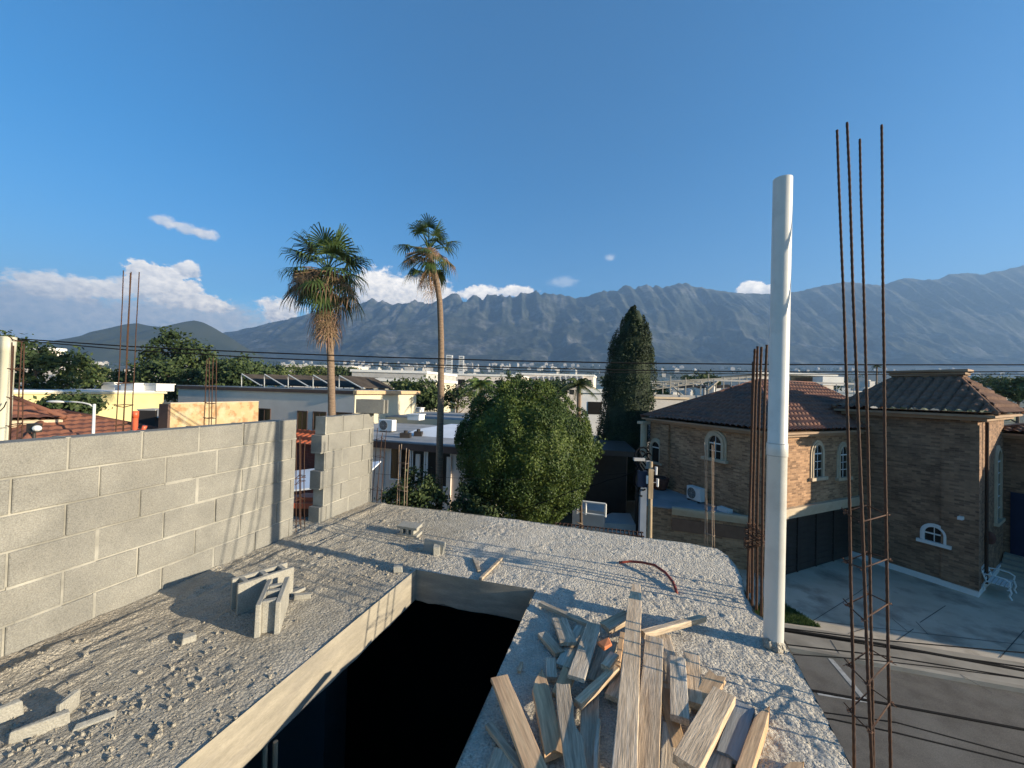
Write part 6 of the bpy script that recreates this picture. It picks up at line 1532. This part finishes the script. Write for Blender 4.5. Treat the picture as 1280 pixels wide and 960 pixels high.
dark_unit()

# ---- bits on the brick annex deck, roof units on the fascia house, bench
def ac(label, c, t, n, w=.82, h=.58, d=.32, grille=True):
    c, t, n = Vector(c), Vector(t), Vector(n); r = thing('air_conditioner', c, label, 'air conditioner')
    mb = MB(); mb.box(c + Vector((0, 0, h / 2 + .06)), (w, d, h), ax=t); b_ = mb.build('casing', M_trimw, r); bv = b_.modifiers.new('soft', 'BEVEL'); bv.width = .015; bv.segments = 2
    mb = MB(); o = c + n * (d / 2 + .004) + Vector((0, 0, h / 2 + .06)) - t * w * .14; U = Vector((0, 0, 1)); R_ = h * .42
    for k in range(5): mb.tube([o + (t * math.cos(a) + U * math.sin(a)) * R_ * (k + 1) / 5 for a in np.linspace(0, 2 * math.pi, 25)], .007, 4)
    for k in range(8): a = k * math.pi / 4; mb.tube([o, o + (t * math.cos(a) + U * math.sin(a)) * R_], .005, 4)
    mb.build('fan_grille', M_grey, r, uv=False)
    mb = MB(); mb.face([o + (t * math.cos(a) + U * math.sin(a)) * R_ * 1.02 - n * .002 for a in np.linspace(0, 2 * math.pi, 25)[:-1]]); mb.build('fan_opening', M_dark, r)
    for s in (-1, 1): mb = MB(); mb.box(c + t * s * w * .36 + Vector((0, 0, .03)), (.06, d + .04, .06), ax=t); mb.build('foot', M_dark, r)
zd = MAN['zd']; tl, nlw = MAN['tl'], MAN['nlw']
p = V(877, 622, MAN['N3'], tl) + nlw * .32; p.z = zd; ac('white air conditioner unit on the annex deck under the arched window', p, -tl, nlw)
p = V(835, 612, MAN['N3'], tl) + nlw * .5; r = thing('plant_pot', (p.x, p.y, zd), 'large dark reddish pot on the annex deck against the brick wall', 'pot')
mb = MB(); prof_ = [(0, .22), (.05, .3), (.45, .42), (.6, .44), (.62, .4), (.5, .34)]
mb.grid([[(p.x + rr * math.cos(t), p.y + rr * math.sin(t), zd + zz) for t in np.linspace(0, 2 * math.pi, 21)] for zz, rr in prof_]); mb.build('vessel', M_clay, r, smooth=True)
mb = MB(); mb.tube([(p.x, p.y, zd + .5), (p.x, p.y, zd + .53)], .35, 16); mb.build('soil', M_dark, r)
p = V(914, 632, MAN['N3'], tl) + nlw * .35; mb = MB(); mb.box((p.x, p.y, zd + .08), (.55, .25, .16), ax=tl); tag(mb.build('concrete_curb', M_trimw), 'small pale box on the annex deck right of the air conditioner', 'box')
a_, b_, d_, n_, z_ = FH
for u, v, y, lab, sc in ((484, 542, 22, 'beige air conditioner on the fascia house roof by the short block wall', 1.0),):
    p = D(u, v, y); ac(lab, (p.x, p.y, z_), d_, -n_, .9, .62, .4)
for u, v, w, lab in ((507, 547, .5, 'small dark vent on the fascia house roof'), (523, 545, .4, 'second smaller vent nearer the palm trunk on the fascia roof')):
    p = G(u, v, z_); mb = MB(); mb.box((p.x, p.y, z_ + .12), (w, .35, .24)); mb.tube([(p.x, p.y, z_ + .24), (p.x, p.y, z_ + .36)], .1, 8); tag(mb.build('roof_vent', M_dark), lab, 'vent')
for u, v, lab in ((522, 515, 'boxy pale skylight leftmost on the low pale roof'), (533, 511, 'boxy pale skylight in the middle of the low pale roof'), (520, 525, 'boxy pale skylight nearest on the low pale roof')):
    p = G(u, v, 4.755); mb = MB(); mb.box((p.x, p.y, 4.95), (.9, .8, .36), ax=(.96, -.28, 0)); mb.box((p.x, p.y, 5.16), (1.02, .92, .06), ax=(.96, -.28, 0)); tag(mb.build('roof_skylight', M_trimw), lab, 'skylight')

def bench():
    c = G(1250, 741, .13); t, n = Vector((.846, .533, 0)), Vector((.533, -.846, 0))
    r = thing('garden_bench', c, 'ornate white garden bench on the paving beside the tower corner', 'bench'); w = .5; z0 = c.z
    def X(x, y, z): return c + t * x + n * y + Vector((0, 0, z))
    mb = MB()
    for k in range(5): mb.box(X(0, -.2 + k * .1, .42), (2 * w, .075, .03), ax=t)
    mb.build('seat', M_white, r)
    mb = MB()
    for k in range(4): mb.box(X(0, -.27 - k * .035, .52 + k * .105), (2 * w, .02, .085), ax=t)
    for s in (-1, 1): mb.tube([X(s * w, -.25, .4), X(s * w, -.42, .92)], .025, 6)
    mb.build('backrest', M_white, r)
    for s in (-1, 1):
        mb = MB(); mb.tube([X(s * w, -.32, .66), X(s * w, -.1, .7), X(s * w, .15, .68), X(s * w, .28, .6), X(s * w, .26, .45)], .025, 6); mb.build('armrest', M_white, r)
        for yy, dy in ((.26, .06), (-.28, -.08)): mb = MB(); mb.tube([X(s * w, yy, .42), X(s * w, yy + dy * .8, .25), X(s * w, yy + dy * .1, .12), X(s * w, yy + dy, .0)], .028, 6); mb.build('leg', M_white, r)
    mb = MB(); mb.tube([X(-w, .22, .3), X(-w * .4, .22, .22), X(0, .22, .3), X(w * .4, .22, .22), X(w, .22, .3)], .018, 6); mb.build('scroll_rail', M_white, r)
bench()
mb = MB(); p = G(1035, 817, .02); mb.tube([(p.x, p.y, .005), (p.x, p.y, .05), (p.x, p.y, .09)], [.14, .13, .1], 14); tag(mb.build('kerb_drain', M_dark), 'dark round drain cover at the kerb', 'drain')
